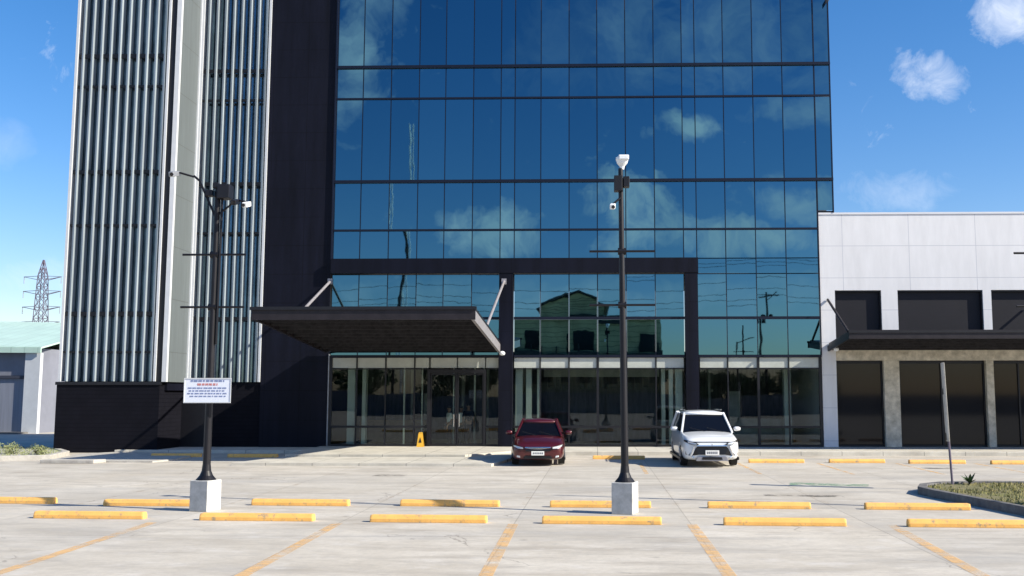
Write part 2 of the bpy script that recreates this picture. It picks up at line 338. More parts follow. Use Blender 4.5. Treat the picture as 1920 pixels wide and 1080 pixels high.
# entrance platform: flat top, long shallow ramp to the front, splayed sides
pl = MB().prism([(-10.9,35.2),(-4.6,35.2),(-3.0,37.9),(-3.0,41.6),(-11.29,41.6)], -.2, .16)
pl.prism([(-11.6,31.9),(-3.3,31.6),(-2.6,36.5),(-2.98,37.85),(-4.55,35.15),(-10.95,35.15)], -.2, .085)
tag(pl.build('entrance_platform', 'pavement'), kind='structure')
# parking bay lines (worn) and green mark
for i, (x0, y0, x1, y1) in enumerate([(-7.4,11.5,-7.75,17.6),(-4.33,11,-4.5,17.6),(-1.35,11,-1.45,17.6),(1.62,11,1.62,17.6),(4.62,11,5.02,17.6),(-10.5,13,-10.7,17.6),(8.0,11,8.2,15.4)]):
    tag(MB().add([(x0-.09,y0,.004),(x0+.09,y0,.004),(x1+.09,y1,.004),(x1-.09,y1,.004)], [(0,1,2,3)]).build('parking_line', 'line_paint'), kind='structure')
for x in (-10.6,-7.5,-4.5,-1.5,1.6,4.7): tag(MB().add([(x-.06,20.6,.004),(x+.06,20.6,.004),(x+.1,25.4,.004),(x-.02,25.4,.004)], [(0,1,2,3)]).build('parking_line', worn('line_paint_faint', (.5,.32,.15), .5, .8, 2.6, .5)), kind='structure')
for x in (1.4, 4.6, 7.2, 9.75, 12.3): tag(MB().add([(x-.06,28.8,.004),(x+.06,28.8,.004),(x+.06,33.4,.004),(x-.06,33.4,.004)], [(0,1,2,3)]).build('parking_line', 'line_paint'), kind='structure')
tag(MB().add([(4.75,25.3,.004),(6.6,24.9,.004),(6.75,25.5,.004),(4.9,26.1,.004)], [(0,1,2,3)]).build('green_paint_mark', 'green_mark'), kind='structure')
tag(MB().add([(3.7,22.6,.005),(5.4,22.3,.005),(5.4,22.75,.005),(3.7,22.9,.005)], [(0,1,2,3)]).build('dark_ground_patch', 'dark_blotch'), kind='structure')  # dark streak on the paving, broken up by noise
tag(MB().add([(-6.2,27.8,.005),(-5.3,27.7,.005),(-5.3,28.3,.005),(-6.2,28.4,.005)], [(0,1,2,3)]).build('dark_ground_patch', 'dark_blotch'), kind='structure')  # oil stain
tag(MB().add([(9.9,31.0,.005),(10.9,30.9,.005),(10.9,31.4,.005),(9.9,31.5,.005)], [(0,1,2,3)]).build('dark_ground_patch', 'dark_blotch'), kind='structure')  # oil stain

# ------------------------------------------------------------------ office building
OFF = (0, 41, 0)
B = empty('office_building', OFF, 'tall dark office building with blue mirror glass front and vertical louvers', 'building')
def part(mb, name, m, parent=B, **k): return mb.build(name, m, parent, OFF, **k)
GY = 41.0                      # glass plane
TOP = 21.0
# dark solid walls
wall = MB()
wall.box(-13.80, 40.96, -.1, -11.02, 48, TOP)                       # plain dark wall between louvers and glass
part(wall, 'dark_wall', 'dark_panel')
part(MB().box(-16.9, 41.25, -.1, -13.80, 48, 2.74).box(-21.05, 39.3, 2.4, -16.95, 48, TOP).box(-16.95, 41.45, 2.74, -13.8, 48, TOP), 'core_wall', 'dark_panel')
part(MB().box(-21.12, 38.85, -.1, -17.05, 41.2, 2.70), 'siding_base', 'dark_siding')
part(MB().box(-21.16, 38.80, 2.62, -17.02, 39.05, 2.74), 'coping', 'black_metal')
part(MB().box(-17.05, 41.0, -.1, -16.0, 41.24, 2.0), 'service_door', 'black_metal')
part(MB().box(-15.98, 41.05, -.1, -13.81, 41.24, 2.735), 'siding_base', 'dark_siding')
part(MB().box(-11.015, 40.93, -.1, -10.97, 41.03, 3.9), 'edge_trim', 'steel')
part(MB().box(-11.015, 40.86, 7.83, -10.96, 41.2, TOP), 'edge_trim', 'mullion')
part(MB().box(-16.95, 41.6, TOP-.02, 9.8, 48, TOP+.2), 'roof', 'black_metal')
part(MB().box(4.2, 42, 9.9, 9.7, 48, TOP-.03).box(-11, 42, 7.2, 9.0, 48, TOP-.03), 'backing_wall', 'interior_dark')
part(MB().box(9.12, 41.05, 9.66, 9.74, 48, 9.78), 'soffit', 'black_metal')
fl = MB().add([(9.60,40.7,18.5),(10.2,40.7,19.4),(10.2,48,19.4),(9.76,48,18.5),(9.60,40.7,18.7),(10.2,40.7,19.6),(10.2,48,19.6),(9.76,48,18.7)],
              [(0,1,2,3),(4,5,6,7),(0,1,5,4),(1,2,6,5),(2,3,7,6),(3,0,4,7)])
part(fl, 'eave', 'black_metal')

# windows: one per bay and storey, each pane a touch out of true
cx_ = [-10.96,-9.84,-8.65,-7.46,-6.34,-5.16,-4.0,-3.41,-2.32,-1.14,.03,1.21,2.4,3.58,4.12,5.31,6.54,7.77,9.10,9.75]
rnd = random.Random(11)
tiltx = {}
def pane(mb, x0, z0, x1, z1, y=GY, am=.0032):
    ta = rnd.gauss(0, am); tb = rnd.gauss(0, am*.7)
    xm, zm = (x0+x1)/2, (z0+z1)/2
    P = [(x, y+(x-xm)*ta+(z-zm)*tb, z) for x, z in ((x0,z0),(x1,z0),(x1,z1),(x0,z1))]
    n = len(mb.v); mb.v += P+[(a, b_+.02, c_) for a, b_, c_ in P]
    mb.f += [tuple(n+i for i in f) for f in [(0,1,2,3),(7,6,5,4),(0,4,5,1),(1,5,6,2),(2,6,7,3),(3,7,4,0)]]
rows = [('up', [(16.08, TOP)]), ('up', [(11.15, 14.6), (14.7, 15.96)]), ('mid', [(7.84, 8.99), (9.08, 11.03)]), ('low', [(3.86, 5.30), (5.42, 7.16)]), ('gnd', None)]
for i in range(len(cx_)-1):
    x0, x1 = cx_[i]+.02, cx_[i+1]-.02
    for kind, zs in rows:
        if x0 > 9.05 and kind not in ('up',):
            continue
        if x0 > 7 and kind in ('mid', 'low', 'gnd'): x1 = 9.06
        if kind == 'gnd': continue
        if -4.0 <= cx_[i] < -3.5 and kind == 'low': continue
        if 3.5 < cx_[i] < 4.1 and kind == 'low': continue
        mb = MB()
        for z0, z1 in zs: pane(mb, x0, z0, x1, z1)
        if kind == 'mid' and x0 > 9: continue
        part(mb, 'window', 'coated_glass')
mb = MB(); pane(mb, 9.12, 9.8, 9.73, 11.03); part(mb, 'window', 'coated_glass')
mb = MB(); pane(mb, 4.17, 7.20, 5.29, 7.80); 
for a, b_ in ((5.33,6.52),(6.56,7.75),(7.79,9.06)): pane(mb, a, 7.20, b_, 7.80)
part(mb, 'window', 'coated_glass')
# ground-floor panes
def gpanes(xs, split=.95, top=3.30):
    for a, b_ in zip(xs[:-1], xs[1:]):
        mb = MB(); pane(mb, a+.02, .17, b_-.02, split-.03, am=.002); pane(mb, a+.02, split+.03, b_-.02, top, am=.002)
        w_ = part(mb, 'window', 'clear_glass')
        part(MB().box(a+.03, GY, top+.03, b_-.03, GY+.03, 3.74), 'pale_transom_panel', 'spandrel', w_)
gpanes([-10.93,-9.84,-8.65,-7.46,-6.86])
gpanes([-4.56,-4.0]); gpanes([-3.41,-2.32,-1.14,.03,1.21,2.4,3.56]); gpanes([4.16,5.31,6.54,7.77,9.05])
# mullions (upper ones slim, ground floor heavier)
for i, x in enumerate(cx_):
    w = .028 if 0 < i < len(cx_)-1 else .05
    z0 = 7.83 if x < 4.1 else (3.82 if x < 9.05 else 9.7)
    if abs(x-9.10) < .01: z0 = 3.82; w = .05
    part(MB().box(x-w/2, GY-.035, z0, x+w/2, GY+.06, TOP), 'mullion', 'mullion')
    if -10.5 < x < 3.5 and x not in (-4.0, -3.41): part(MB().box(x-.014, GY-.03, 3.82, x+.014, GY+.06, 7.19), 'mullion', 'mullion')
for x in (-9.84,-8.65,-7.46,-2.32,-1.14,1.21,2.4,5.31,7.77): part(MB().box(x-.025, GY-.045, .15, x+.025, GY+.09, 3.80), 'mullion', 'black_metal')
for x in (-10.90,.03,6.54,9.03): part(MB().box(x-.05, GY-.045, .15, x+.05, GY+.09, 3.80), 'mullion', 'black_metal')
# horizontal transoms
for z, h, x0, x1, pr in [(16.02,.12,-10.98,9.77,.09),(14.65,.08,-10.98,9.77,.05),(11.09,.12,-10.98,9.77,.09),(9.035,.08,-10.98,9.10,.06),
                      (5.36,.11,-10.94,-4.02,.08),(5.36,.11,-3.40,3.58,.08),(5.36,.11,4.15,9.10,.08),(3.80,.10,-10.94,-4.02,.08),(3.80,.10,-3.40,3.58,.08),(3.80,.10,4.15,9.10,.08)]:
    part(MB().box(x0, GY-pr, z-h/2, x1, GY+.05, z+h/2), 'transom', 'mullion')
for x0, x1 in ((-10.85,-6.9),(-4.53,-4.02),(-3.40,3.58),(4.15,8.98)):
    part(MB().box(x0, GY-.06, .90, x1, GY+.07, .99), 'transom', 'black_metal')
    part(MB().box(x0, GY-.06, .15, x1, GY+.07, .24), 'transom', 'black_metal')
    part(MB().box(x0, GY-.04, 3.27, x1, GY+.02, 3.31), 'transom', 'black_metal')
# raised dark portal frame
part(MB().box(-10.96, 40.72, 7.20, 4.14, 41.2, 7.82).box(-4.0, 40.74, .14, -3.43, 41.2, 7.20).box(3.60, 40.74, .14, 4.12, 41.2, 7.20), 'portal_frame', 'dark_panel')
# entrance doors
part(MB().box(-6.92, 40.90, .15, -6.80, 41.1, 3.27).box(-4.62, 40.90, .15, -4.52, 41.1, 3.27).box(-6.80, 40.90, 3.12, -4.62, 41.1, 3.27), 'door_frame', 'black_metal')
for x0, x1, hx in ((-6.80,-5.72,-5.82),(-5.70,-4.62,-5.60)):
    fr = part(MB().box(x0, 40.97, .17, x0+.06, 41.03, 3.11).box(x1-.06, 40.97, .17, x1, 41.03, 3.11).box(x0+.06, 40.97, .17, x1-.06, 41.03, .27).box(x0+.06, 40.97, 3.04, x1-.06, 41.03, 3.11), 'glass_door', 'black_metal')
    mb = MB(); pane(mb, x0+.06, .27, x1-.06, 3.04, 41.0, .001); part(mb, 'door_pane', 'clear_glass', fr)
    part(MB().tube((hx,40.92,.95), (hx,40.92,1.45), .015).bar((hx,40.92,1.0), (hx,40.97,1.0), .015).bar((hx,40.92,1.4), (hx,40.97,1.4), .015), 'handle', 'chrome', fr)
part(MB().box(-6.79, 41.0, 3.33, -5.74, 41.03, 3.74).box(-5.68, 41.0, 3.33, -4.58, 41.03, 3.74), 'pale_transom_panel', 'spandrel')
# lobby interior
part(MB().box(-10.98, 41.1, -.05, 9.08, 47.9, .14), 'lobby_floor', 'interior_floor')
part(MB().box(-10.98, 41.25, 3.85, 9.08, 47.9, 4.0), 'lobby_ceiling', 'interior_grey')
part(MB().box(-10.98, 47.6, .14, 9.08, 47.8, 3.85), 'lobby_back_wall', 'interior_dark')
part(MB().box(-10.9, 41.22, 3.36, -4.05, 41.45, 3.72).box(-3.4, 41.22, 3.36, 3.55, 41.45, 3.72).box(4.2, 41.22, 3.36, 9.0, 41.45, 3.72), 'bulkhead', 'interior_white')
for x, w, y in ((-10.13,.30,41.3),(-9.60,.15,41.3),(-3.2,.28,41.25),(-2.80,.22,41.3),(-2.40,.14,41.5),(2.72,.15,41.5),(3.02,.16,41.3),(3.34,.28,41.25),(8.0,.28,42.6)):
    part(MB().box(x-w/2, y, .14, x+w/2, y+.35, 3.6), 'interior_column', 'interior_white')
part(MB().box(-2.27, 43.0, 3.0, 2.64, 43.25, 3.5), 'interior_lintel', 'interior_grey')
for k in range(14):
    x = -2.1+k*.34
    if k % 5 != 3: part(MB().box(x, 43.3, 2.55-.05*(k % 3), x+.2, 43.5, 3.0), 'hanging_banner', 'black_metal')
part(MB().box(-2.3, 46, .14, 2.7, 46.1, 3.4), 'partition', 'interior_dark')
for x, w in ((-5.98,.05),(-5.1,.07),(-4.72,.05),(-8.05,.06),(-7.3,.05)): part(MB().box(x-w/2, 41.9, .14, x+w/2, 42.0, 3.5), 'interior_column', 'interior_white')
for x, w, h in ((-8.3,.1,3.4),(-6.0,.12,3.4),(-4.9,.08,3.4),(-7.6,.3,2.3),(5.0,.1,3.4),(6.1,.5,2.4),(8.5,.12,3.4)):
    part(MB().box(x-w/2, 45.0, .14, x+w/2, 45.3, h), 'interior_column', 'interior_grey')
part(MB().box(-10.3, 43.6, .14, -7.4, 44.3, 1.15), 'reception_counter', 'wood')
part(MB().box(5.2, 44.5, .14, 8.6, 44.9, 1.2), 'reception_counter', 'interior_grey')

# louver screens
def screen(x0, x1, yf, z0, z1, n, fd, tr, gy):
    """frame with n vertical blades; blades and rails are sub-parts"""
    fr = part(MB().box(x0, yf, z0, x0+.10, gy, z1).box(x1-.09, yf, z0, x1, gy, z1), 'louver_screen', 'trim_white')
    part(MB().box(x0+.1, gy-.05, z0, x1-.1, gy, z1), 'backing_glass', 'louver_glass', fr)
    st = (x1-x0-.12)/n
    for k in range(n):
        x = x0+.10+st*(k+.5)
        part(MB().add([(x-.03,yf+.02,z0),(x+.045,yf,z0),(x+.075,yf+fd,z0),(x+.02,yf+fd,z0),(x-.03,yf+.02,z1),(x+.045,yf,z1),(x+.075,yf+fd,z1),(x+.02,yf+fd,z1)],
                      [(3,2,1,0),(4,5,6,7),(0,1,5,4),(1,2,6,5),(2,3,7,6),(3,0,4,7)]), 'fin', 'fin', fr)
    for z, h in tr: part(MB().box(x0+.1, yf+.10, z-h/2, x1-.1, yf+.17, z+h/2), 'rail', 'black_metal', fr)
    return fr
screen(-21.12, -17.26, 38.9, 2.76, TOP, 10, .30, [(15.92,.17),(14.65,.10),(11.13,.15),(8.96,.10),(5.42,.17),(3.91,.07)], 39.29)
screen(-16.80, -13.82, 40.90, 2.76, TOP, 8, .25, [(15.92,.15),(14.64,.10),(11.04,.15),(8.95,.09),(5.36,.15)], 41.38)
part(MB().box(-17.25, 38.96, 2.74, -17.03, 39.2, TOP), 'shadow_gap', 'black_metal')
sp_ = part(MB().box(-16.98, 39.08, 2.74, -16.86, 41.0, TOP), 'side_panel', 'side_panel')
part(MB().box(-17.02, 38.92, 2.74, -16.84, 39.08, TOP).box(-16.90, 40.86, 2.74, -16.80, 41.0, TOP), 'panel_trim', 'trim_white', sp_)

# entrance canopy, rising outwards
def cz(y): return 3.92+(41-y)*.078
cano = MB()
for (x0, x1, ya, yb, t0, t1) in [(-11.08,-3.93,32.0,40.7,.36,.44)]:
    cano.add([(x0,ya,cz(ya)+t0),(x1,ya,cz(ya)+t0),(x1,yb,cz(yb)+t0),(x0,yb,cz(yb)+t0),(x0,ya,cz(ya)+t1),(x1,ya,cz(ya)+t1),(x1,yb,cz(yb)+t1),(x0,yb,cz(yb)+t1)],
             [(3,2,1,0),(4,5,6,7),(0,1,5,4),(1,2,6,5),(2,3,7,6),(3,0,4,7)])
C_ = part(cano, 'entrance_canopy', 'black_metal')
f1 = part(MB().box(-11.12, 31.90, cz(32)+.0, -3.89, 31.99, cz(32)+.32), 'fascia', 'canopy_metal', C_)
part(MB().box(-11.16, 31.84, cz(32)+.32, -3.85, 31.99, cz(32)+.42), 'drip_edge', 'black_metal', C_)
for x in (-11.03, -3.98):
    part(MB().bar((x,32.0,cz(32)+.17), (x,40.7,cz(40.7)+.17), .10, .34), 'side_beam', 'canopy_metal' if x < -5 else 'strut_metal', C_)  # right beam gets a paler metal, painting in its sunlit side
for k in range(10):
    y = 32.55+k*.88
    part(MB().bar((-11.2 if k < 9 else -10.97,y,cz(y)+.14), (-4.04,y,cz(y)+.14), .08, .24), 'joist', 'canopy_dark', C_)
for x in (-9.3,-7.5,-5.7):
    part(MB().bar((x,32.0,cz(32)+.28), (x,40.7,cz(40.7)+.28), .08, .14), 'runner', 'canopy_dark', C_)
for a, b_ in (((-11.03,40.95,6.9), (-11.0,35.7,cz(35.7)+.46)), ((-3.80,40.72,6.85), (-4.0,36.3,cz(36.3)+.46))):
    s_ = part(MB().tube(a, b_, .055), 'strut', 'strut_metal', C_)
    part(MB().box(a[0]-.1, a[1]-.02, a[2]-.12, a[0]+.1, a[1]+.02, a[2]+.12), 'wall_bracket', 'strut_metal', s_)
part(MB().lathe([(.02,0),(.10,.03),(.12,.1),(.08,.16),(.02,.18)], (-3.80,40.2,3.80), 12), 'outlet_cap', 'white_plastic', C_, smooth=True)

# ------------------------------------------------------------------ white annex building
OW = (13, 41, 0)
W = empty('shop_building', OW, 'low white annex building with dark panels and a long black canopy', 'building')
def wp(mb, name, m, parent=W, **k): return mb.build(name, m, parent, OW, **k)
openings = [(9.72,11.60),(12.26,15.70),(16.04,19.5),(19.85,23.3),(23.65,27.1)]
XE = 27.6; yb_, yf_ = 41.5, 41.02
up = MB().box(9.12, yf_, 6.48, XE, yb_, 9.64)
prev = 9.12
for a, b_ in openings: up.box(prev, yf_, 4.12, a, yb_, 6.48); prev = b_
up.box(prev, yf_, 4.12, XE, yb_, 6.48)
up.box(9.12, yf_, .1, 9.70, yb_, 4.12)
wp(up, 'wall', 'white_wall'); wp(MB().box(9.12, 41.5, .1, XE, 60, 9.4), 'rear_wall', 'white_plain')
wp(MB().box(9.125, 40.99, 9.62, XE+.05, 41.6, 9.70), 'coping', 'white_plain')
for a, b_ in openings:
    s_ = wp(MB().box(a, 41.2, 4.5, b_, 41.3, 6.48), 'dark_panel', 'shutter')
    wp(MB().box(a, 41.1, 4.5, a+.05, 41.2, 6.48).box(b_-.05, 41.1, 4.5, b_, 41.2, 6.48).box(a+.05, 41.1, 6.42, b_-.05, 41.2, 6.48), 'panel_frame', 'black_metal', s_)
rc = MB().box(9.70, 41.06, 3.62, XE, 41.5, 4.12)
wp(rc, 'concrete_beam', 'raw_concrete')
prev = None
cols_ = [(11.62,12.24),(15.72,16.02),(19.52,19.83),(23.32,23.63)]
for a, b_ in cols_: wp(MB().box(a, 41.05, .1, b_, 41.5, 3.62), 'concrete_pillar', 'raw_concrete', bevel=.01)
for a, b_ in [(9.71,11.61),(12.25,15.71),(16.03,19.51),(19.84,23.31)]:
    g_ = wp(MB().box(a+.05, 41.3, .2, b_-.05, 41.33, 3.52), 'shop_window', 'shop_glass')
    fm = MB().box(a, 41.24, .12, a+.06, 41.36, 3.6).box(b_-.06, 41.24, .12, b_, 41.36, 3.6).box(a+.06, 41.24, 3.5, b_-.06, 41.36, 3.6).box(a+.06, 41.24, .12, b_-.06, 41.36, .22)
    if b_-a > 2.5:
        mx_ = a+1.72 if a < 15 else a+1.05
        fm.box(mx_-.03, 41.24, .22, mx_+.03, 41.36, 3.5)
    wp(fm, 'frame', 'black_metal', g_)
wp(MB().box(9.12, 41.5, 9.38, XE, 60, 9.5), 'roof', 'white_plain')
# canopy of the annex
def dz(y): return 4.12+(41-y)*.09
cw = MB().add([(9.42,37.5,dz(37.5)+.1),(XE,37.5,dz(37.5)+.1),(XE,41.0,dz(41)+.1),(9.42,41.0,dz(41)+.1),(9.42,37.5,dz(37.5)+.2),(XE,37.5,dz(37.5)+.2),(XE,41.0,dz(41)+.2),(9.42,41.0,dz(41)+.2)],
              [(3,2,1,0),(4,5,6,7),(0,1,5,4),(1,2,6,5),(2,3,7,6),(3,0,4,7)])
CW = wp(cw, 'shop_canopy', 'canopy_metal')
wp(MB().box(9.34, 37.38, dz(37.5)-.14, XE, 37.47, dz(37.5)+.08), 'fascia', 'canopy_metal', CW)
wp(MB().box(9.32, 37.34, dz(37.5)+.08, XE, 37.47, dz(37.5)+.16), 'drip_edge', 'black_metal', CW)
wp(MB().bar((9.40,37.5,dz(37.5)-.02), (9.40,41.0,dz(41)-.02), .08, .22), 'side_beam', 'black_metal', CW)
for k in range(5): wp(MB().bar((9.45,38.0+.68*k,dz(38+.68*k)-.02), (XE,38.0+.68*k,dz(38+.68*k)-.02), .06, .2), 'joist', 'canopy_dark', CW)
for xa in (9.42, 18.0): wp(MB().tube((xa,41.0,6.1), (xa+.02,37.9,dz(37.9)+.2), .05), 'strut', 'canopy_metal', CW)
wp(MB().lathe([(.02,0),(.09,.03),(.11,.1),(.07,.16),(.02,.18)], (9.52,40.2,3.95), 12), 'outlet_cap', 'white_plastic', CW, smooth=True)

# ------------------------------------------------------------------ left background: warehouse and pylon
OH = (-40, 58, 0)
H = empty('warehouse', OH, 'low grey warehouse with a pale green metal roof behind the office building', 'warehouse')
def hp(mb, name, m, parent=H, **k): return mb.build(name, m, parent, OH, **k)
hp(MB().box(-75, 58.5, 0, -33.1, 78, 5.0), 'wall', 'warehouse_wall')
rf = hp(MB().add([(-75.2,58.1,5.35),(-32.6,58.1,4.95),(-32.6,68,7.0),(-75.2,68,8.0),(-75.2,78.4,5.1),(-32.6,78.4,5.0),
                  (-75.2,58.1,5.45),(-32.6,58.1,5.05),(-32.6,68,7.1),(-75.2,68,8.1),(-75.2,78.4,5.2),(-32.6,78.4,5.1)],
                 [(0,1,2,3),(3,2,5,4),(6,7,8,9),(9,8,11,10),(0,1,7,6),(1,2,8,7),(2,5,11,8),(5,4,10,11),(4,3,9,10),(3,0,6,9)]), 'roof', 'green_roof')
hp(MB().add([(-75.2,58.0,4.9),(-32.6,58.0,4.7),(-32.6,58.1,4.7),(-75.2,58.1,4.9),(-75.2,58.0,5.22),(-32.6,58.0,5.02),(-32.6,58.1,5.02),(-75.2,58.1,5.22)],
            [(0,1,2,3),(4,5,6,7),(0,1,5,4),(1,2,6,5),(2,3,7,6),(3,0,4,7)]), 'gutter', 'green_roof', rf)
hp(MB().box(-33.6, 58.2, 0, -32.7, 58.5, 4.7), 'corner_pier', 'trim_white')
for x in (-37.8,-35.5): hp(MB().box(x-.06, 58.3, .2, x+.06, 58.5, 3.2), 'door_post', 'warehouse_trim')
hp(MB().box(-60, 58.3, 3.2, -33.7, 58.5, 3.38), 'door_rail', 'warehouse_trim')
for x0, x1 in ((-42,-37.9),(-37.7,-35.6),(-35.4,-33.7)): hp(MB().box(x0, 58.42, .05, x1, 58.49, 3.18), 'sliding_door', mat('door_grey', (.20,.215,.26), .6, var=.15, vscale=1.5, stretch=(4,1,.2)))
hp(MB().box(-75, 57.2, 0, -33.2, 58.45, .10), 'plinth', 'kerb')

T = empty('transmission_tower', (-141, 250, 0), 'steel lattice power transmission tower on the horizon beyond the green roof', 'pylon')
def lattice(mb, hw0, hw1, z0, z1, n, r):
    for k in range(n):
        za, zb = z0+(z1-z0)*k/n, z0+(z1-z0)*(k+1)/n
        wa, wb = hw0+(hw1-hw0)*k/n, hw0+(hw1-hw0)*(k+1)/n
        ca = [(-wa,-wa,za),(wa,-wa,za),(wa,wa,za),(-wa,wa,za)]; cb_ = [(-wb,-wb,zb),(wb,-wb,zb),(wb,wb,zb),(-wb,wb,zb)]
        for i in range(4):
            mb.bar(ca[i], cb_[i], r*1.5); j = (i+1) % 4
            mb.bar(ca[i], cb_[j], r); mb.bar(ca[j], cb_[i], r); mb.bar(cb_[i], cb_[j], r)
mb = MB(); lattice(mb, 2.6, 1.35, 0, 19, 5, .12); lattice(mb, 1.35, .85, 19, 32.5, 5, .10); lattice(mb, .85, .12, 32.5, 36.6, 2, .10); mb.build('mast', 'red_steel', T)
for z in (20.5,24.3,28.3,32.0):
    mb = MB()
    for s_ in (-1,1):
        for q in (-.7,.7): mb.bar((s_*1.0,q,z-.5), (s_*4.9,0,z+.3), .13); 
        mb.bar((s_*1.0,0,z+.5), (s_*4.9,0,z+.3), .12)
    mb.build('cross_arm', 'red_steel', T)
    for s_ in (-1,1):
        mb = MB()
        for k in range(5): mb.tube((s_*4.8,0,z+.25-.35*k), (s_*4.8,0,z+.0-.35*k), .12, n=6)
        mb.build('insulator', 'steel', T)

# ------------------------------------------------------------------ street light poles on concrete footings
def pole_base(loc, label, rz):
    r = empty('light_pole', loc, label, 'light pole', 'light poles on concrete blocks')
    q = MB().box(-.205, -.205, 0, .205, .205, .585); o = q.build('footing', 'footing', r, bevel=.012); o.rotation_euler.z = rz
    MB().lathe([(.185,.585),(.185,.60),(.125,.67),(.088,.76),(.076,.88)], n=20).build('base_flare', 'pole', r, smooth=False)
    return r
def banner_arms(r, px, tilt=0):
    for z in (4.97, 3.93):
        o = MB().tube((px(z)-.63, -.02, z), (px(z)+.63, -.02, z), .022, n=8).tube((px(z)-.08,0,z), (px(z)+.08,0,z), .068, n=10).build('banner_arm', 'pole', r)
def cctv(r, a, b, n='camera', m='white_plastic'):
    br = MB().tube((0,0,0), tuple(Vector(b)-Vector(a)), .02, n=8).build('camera_arm', 'pole', r, (0,0,0)); br.location = a
    d = Vector(b)-Vector(a)
    h = MB().bar(d+Vector((0,.06,-.02)), d+Vector((.02 if d.x > 0 else -.02,-.24,-.10)), .10, .10).build('camera_housing', m, br, bevel=.015)
    MB().tube(d+Vector((0,-.235,-.10)), d+Vector((0,-.255,-.105)), .035).build('lens', 'lens', h)
RZ = -R(17.7)
P1 = pole_base((-7.55, 19.45, 0), 'black light pole carrying the white notice board, with two banner arms', RZ)
px1 = lambda z: (z-.6)*.012
MB().tube((0,0,.85), (.02,0,6.38), .074, .054, 16).build('shaft', 'pole', P1)
MB().tube((.10,-.02,3.2), (.12,-.02,6.30), .026, n=8).build('shaft_edge_shade', 'pole', P1)  # added dark tube standing for the shaft's shaded edge beside its highlight
banner_arms(P1, lambda z: 0)
MB().box(.06, -.16, 6.08, .30, .10, 6.36).build('junction_box', 'black_metal', P1, bevel=.01)
MB().box(-.2, -.1, 6.14, -.06, .08, 6.26).box(-.06, -.1, 6.30, .06, .1, 6.40).build('clamp_box', 'black_metal', P1, bevel=.01)
MB().bar((0,0,5.70), (-.34,-.05,6.45), .04).bar((-.34,-.05,6.45), (-.46,-.05,6.55), .04).build('lamp_arm', 'pole', P1)
cctv(P1, (-.46,-.05,6.53), (-.78,-.1,6.62), m='steel')
cctv(P1, (.05,0,5.78), (.42,-.05,6.06), m='black_metal')
cctv(P1, (.42,-.05,6.06), (.66,-.1,6.0))
P2 = pole_base((.52, 19.2, 0), 'black light pole with a white lamp head on top, between the two parked cars', RZ)
MB().tube((0,0,.85), (-.05,0,6.6), .073, .046, 16).build('shaft', 'pole', P2)
banner_arms(P2, lambda z: -.03)
mb = MB().box(-.18, -.18, 6.13, -.02, .02, 6.43).build('junction_box', 'black_metal', P2, bevel=.01)
MB().box(.0, -.14, 6.22, .12, .06, 6.42).build('clamp_box', 'black_metal', P2, bevel=.01)
lh = MB().lathe([(.035,6.58),(.05,6.64),(.10,6.70),(.125,6.78),(.12,6.82),(.03,6.83)], (-.02,0,0), 14).build('lamp_head', 'white_plastic', P2, smooth=False)
MB().box(-.09, -.14, 6.75, .11, -.05, 6.85).build('lamp_box', 'white_plastic', P2, bevel=.02)
cctv(P2, (-.05,-.05,6.02), (-.2,-.1,5.88))
P3 = pole_base((8.78, 19.65, 0), 'black light pole just outside the right edge, only one banner arm tip showing', RZ)
MB().tube((0,0,.85), (-.02,0,6.6), .073, .046, 16).build('shaft', 'pole', P3)
banner_arms(P3, lambda z: 0)
# notice board on the left pole
S = empty('notice_sign', (-7.52, 19.28, 2.07), 'white rectangular notice board with blue and red lines of text on left pole', 'sign')
MB().box(-.45, -.012, 0, .45, .012, .46).build('board', 'sign_face', S)
MB().box(-.46, -.02, -.01, .46, -.008, .012).box(-.46, -.02, .448, .46, -.008, .47).box(-.46, -.02, .012, -.445, -.008, .448).box(.445, -.02, .012, .46, -.008, .448).build('border', 'trim_white', S)
MB().box(-.32, .0125, .1, .0, .05, .14).box(-.32, .0125, .32, .0, .05, .36).build('clamp', 'steel', S)
tr_ = random.Random(4)
def textline(z, x0, x1, h, m):
    mb = MB(); x = x0
    while x < x1-.02:
        w = tr_.uniform(.03, .085); e = min(x+w, x1); c_ = x
        while c_ < e-.006:
            k = tr_.uniform(.006, .011); zz = tr_.choice([0, 0, .3])
            mb.box(c_, -.0155, z+h*zz*.3, c_+k, -.0125, z+h); c_ += k+.004
        x = e+.016
    mb.build('text_line', m, S)
textline(.395, -.33, .33, .036, 'ink_blue'); textline(.325, -.20, .20, .042, 'ink_red')
textline(.262, -.38, .38, .028, 'ink_blue'); textline(.210, -.36, .36, .026, 'ink_blue'); textline(.158, -.39, .39, .026, 'ink_blue'); textline(.106, -.34, .37, .024, 'ink_blue')

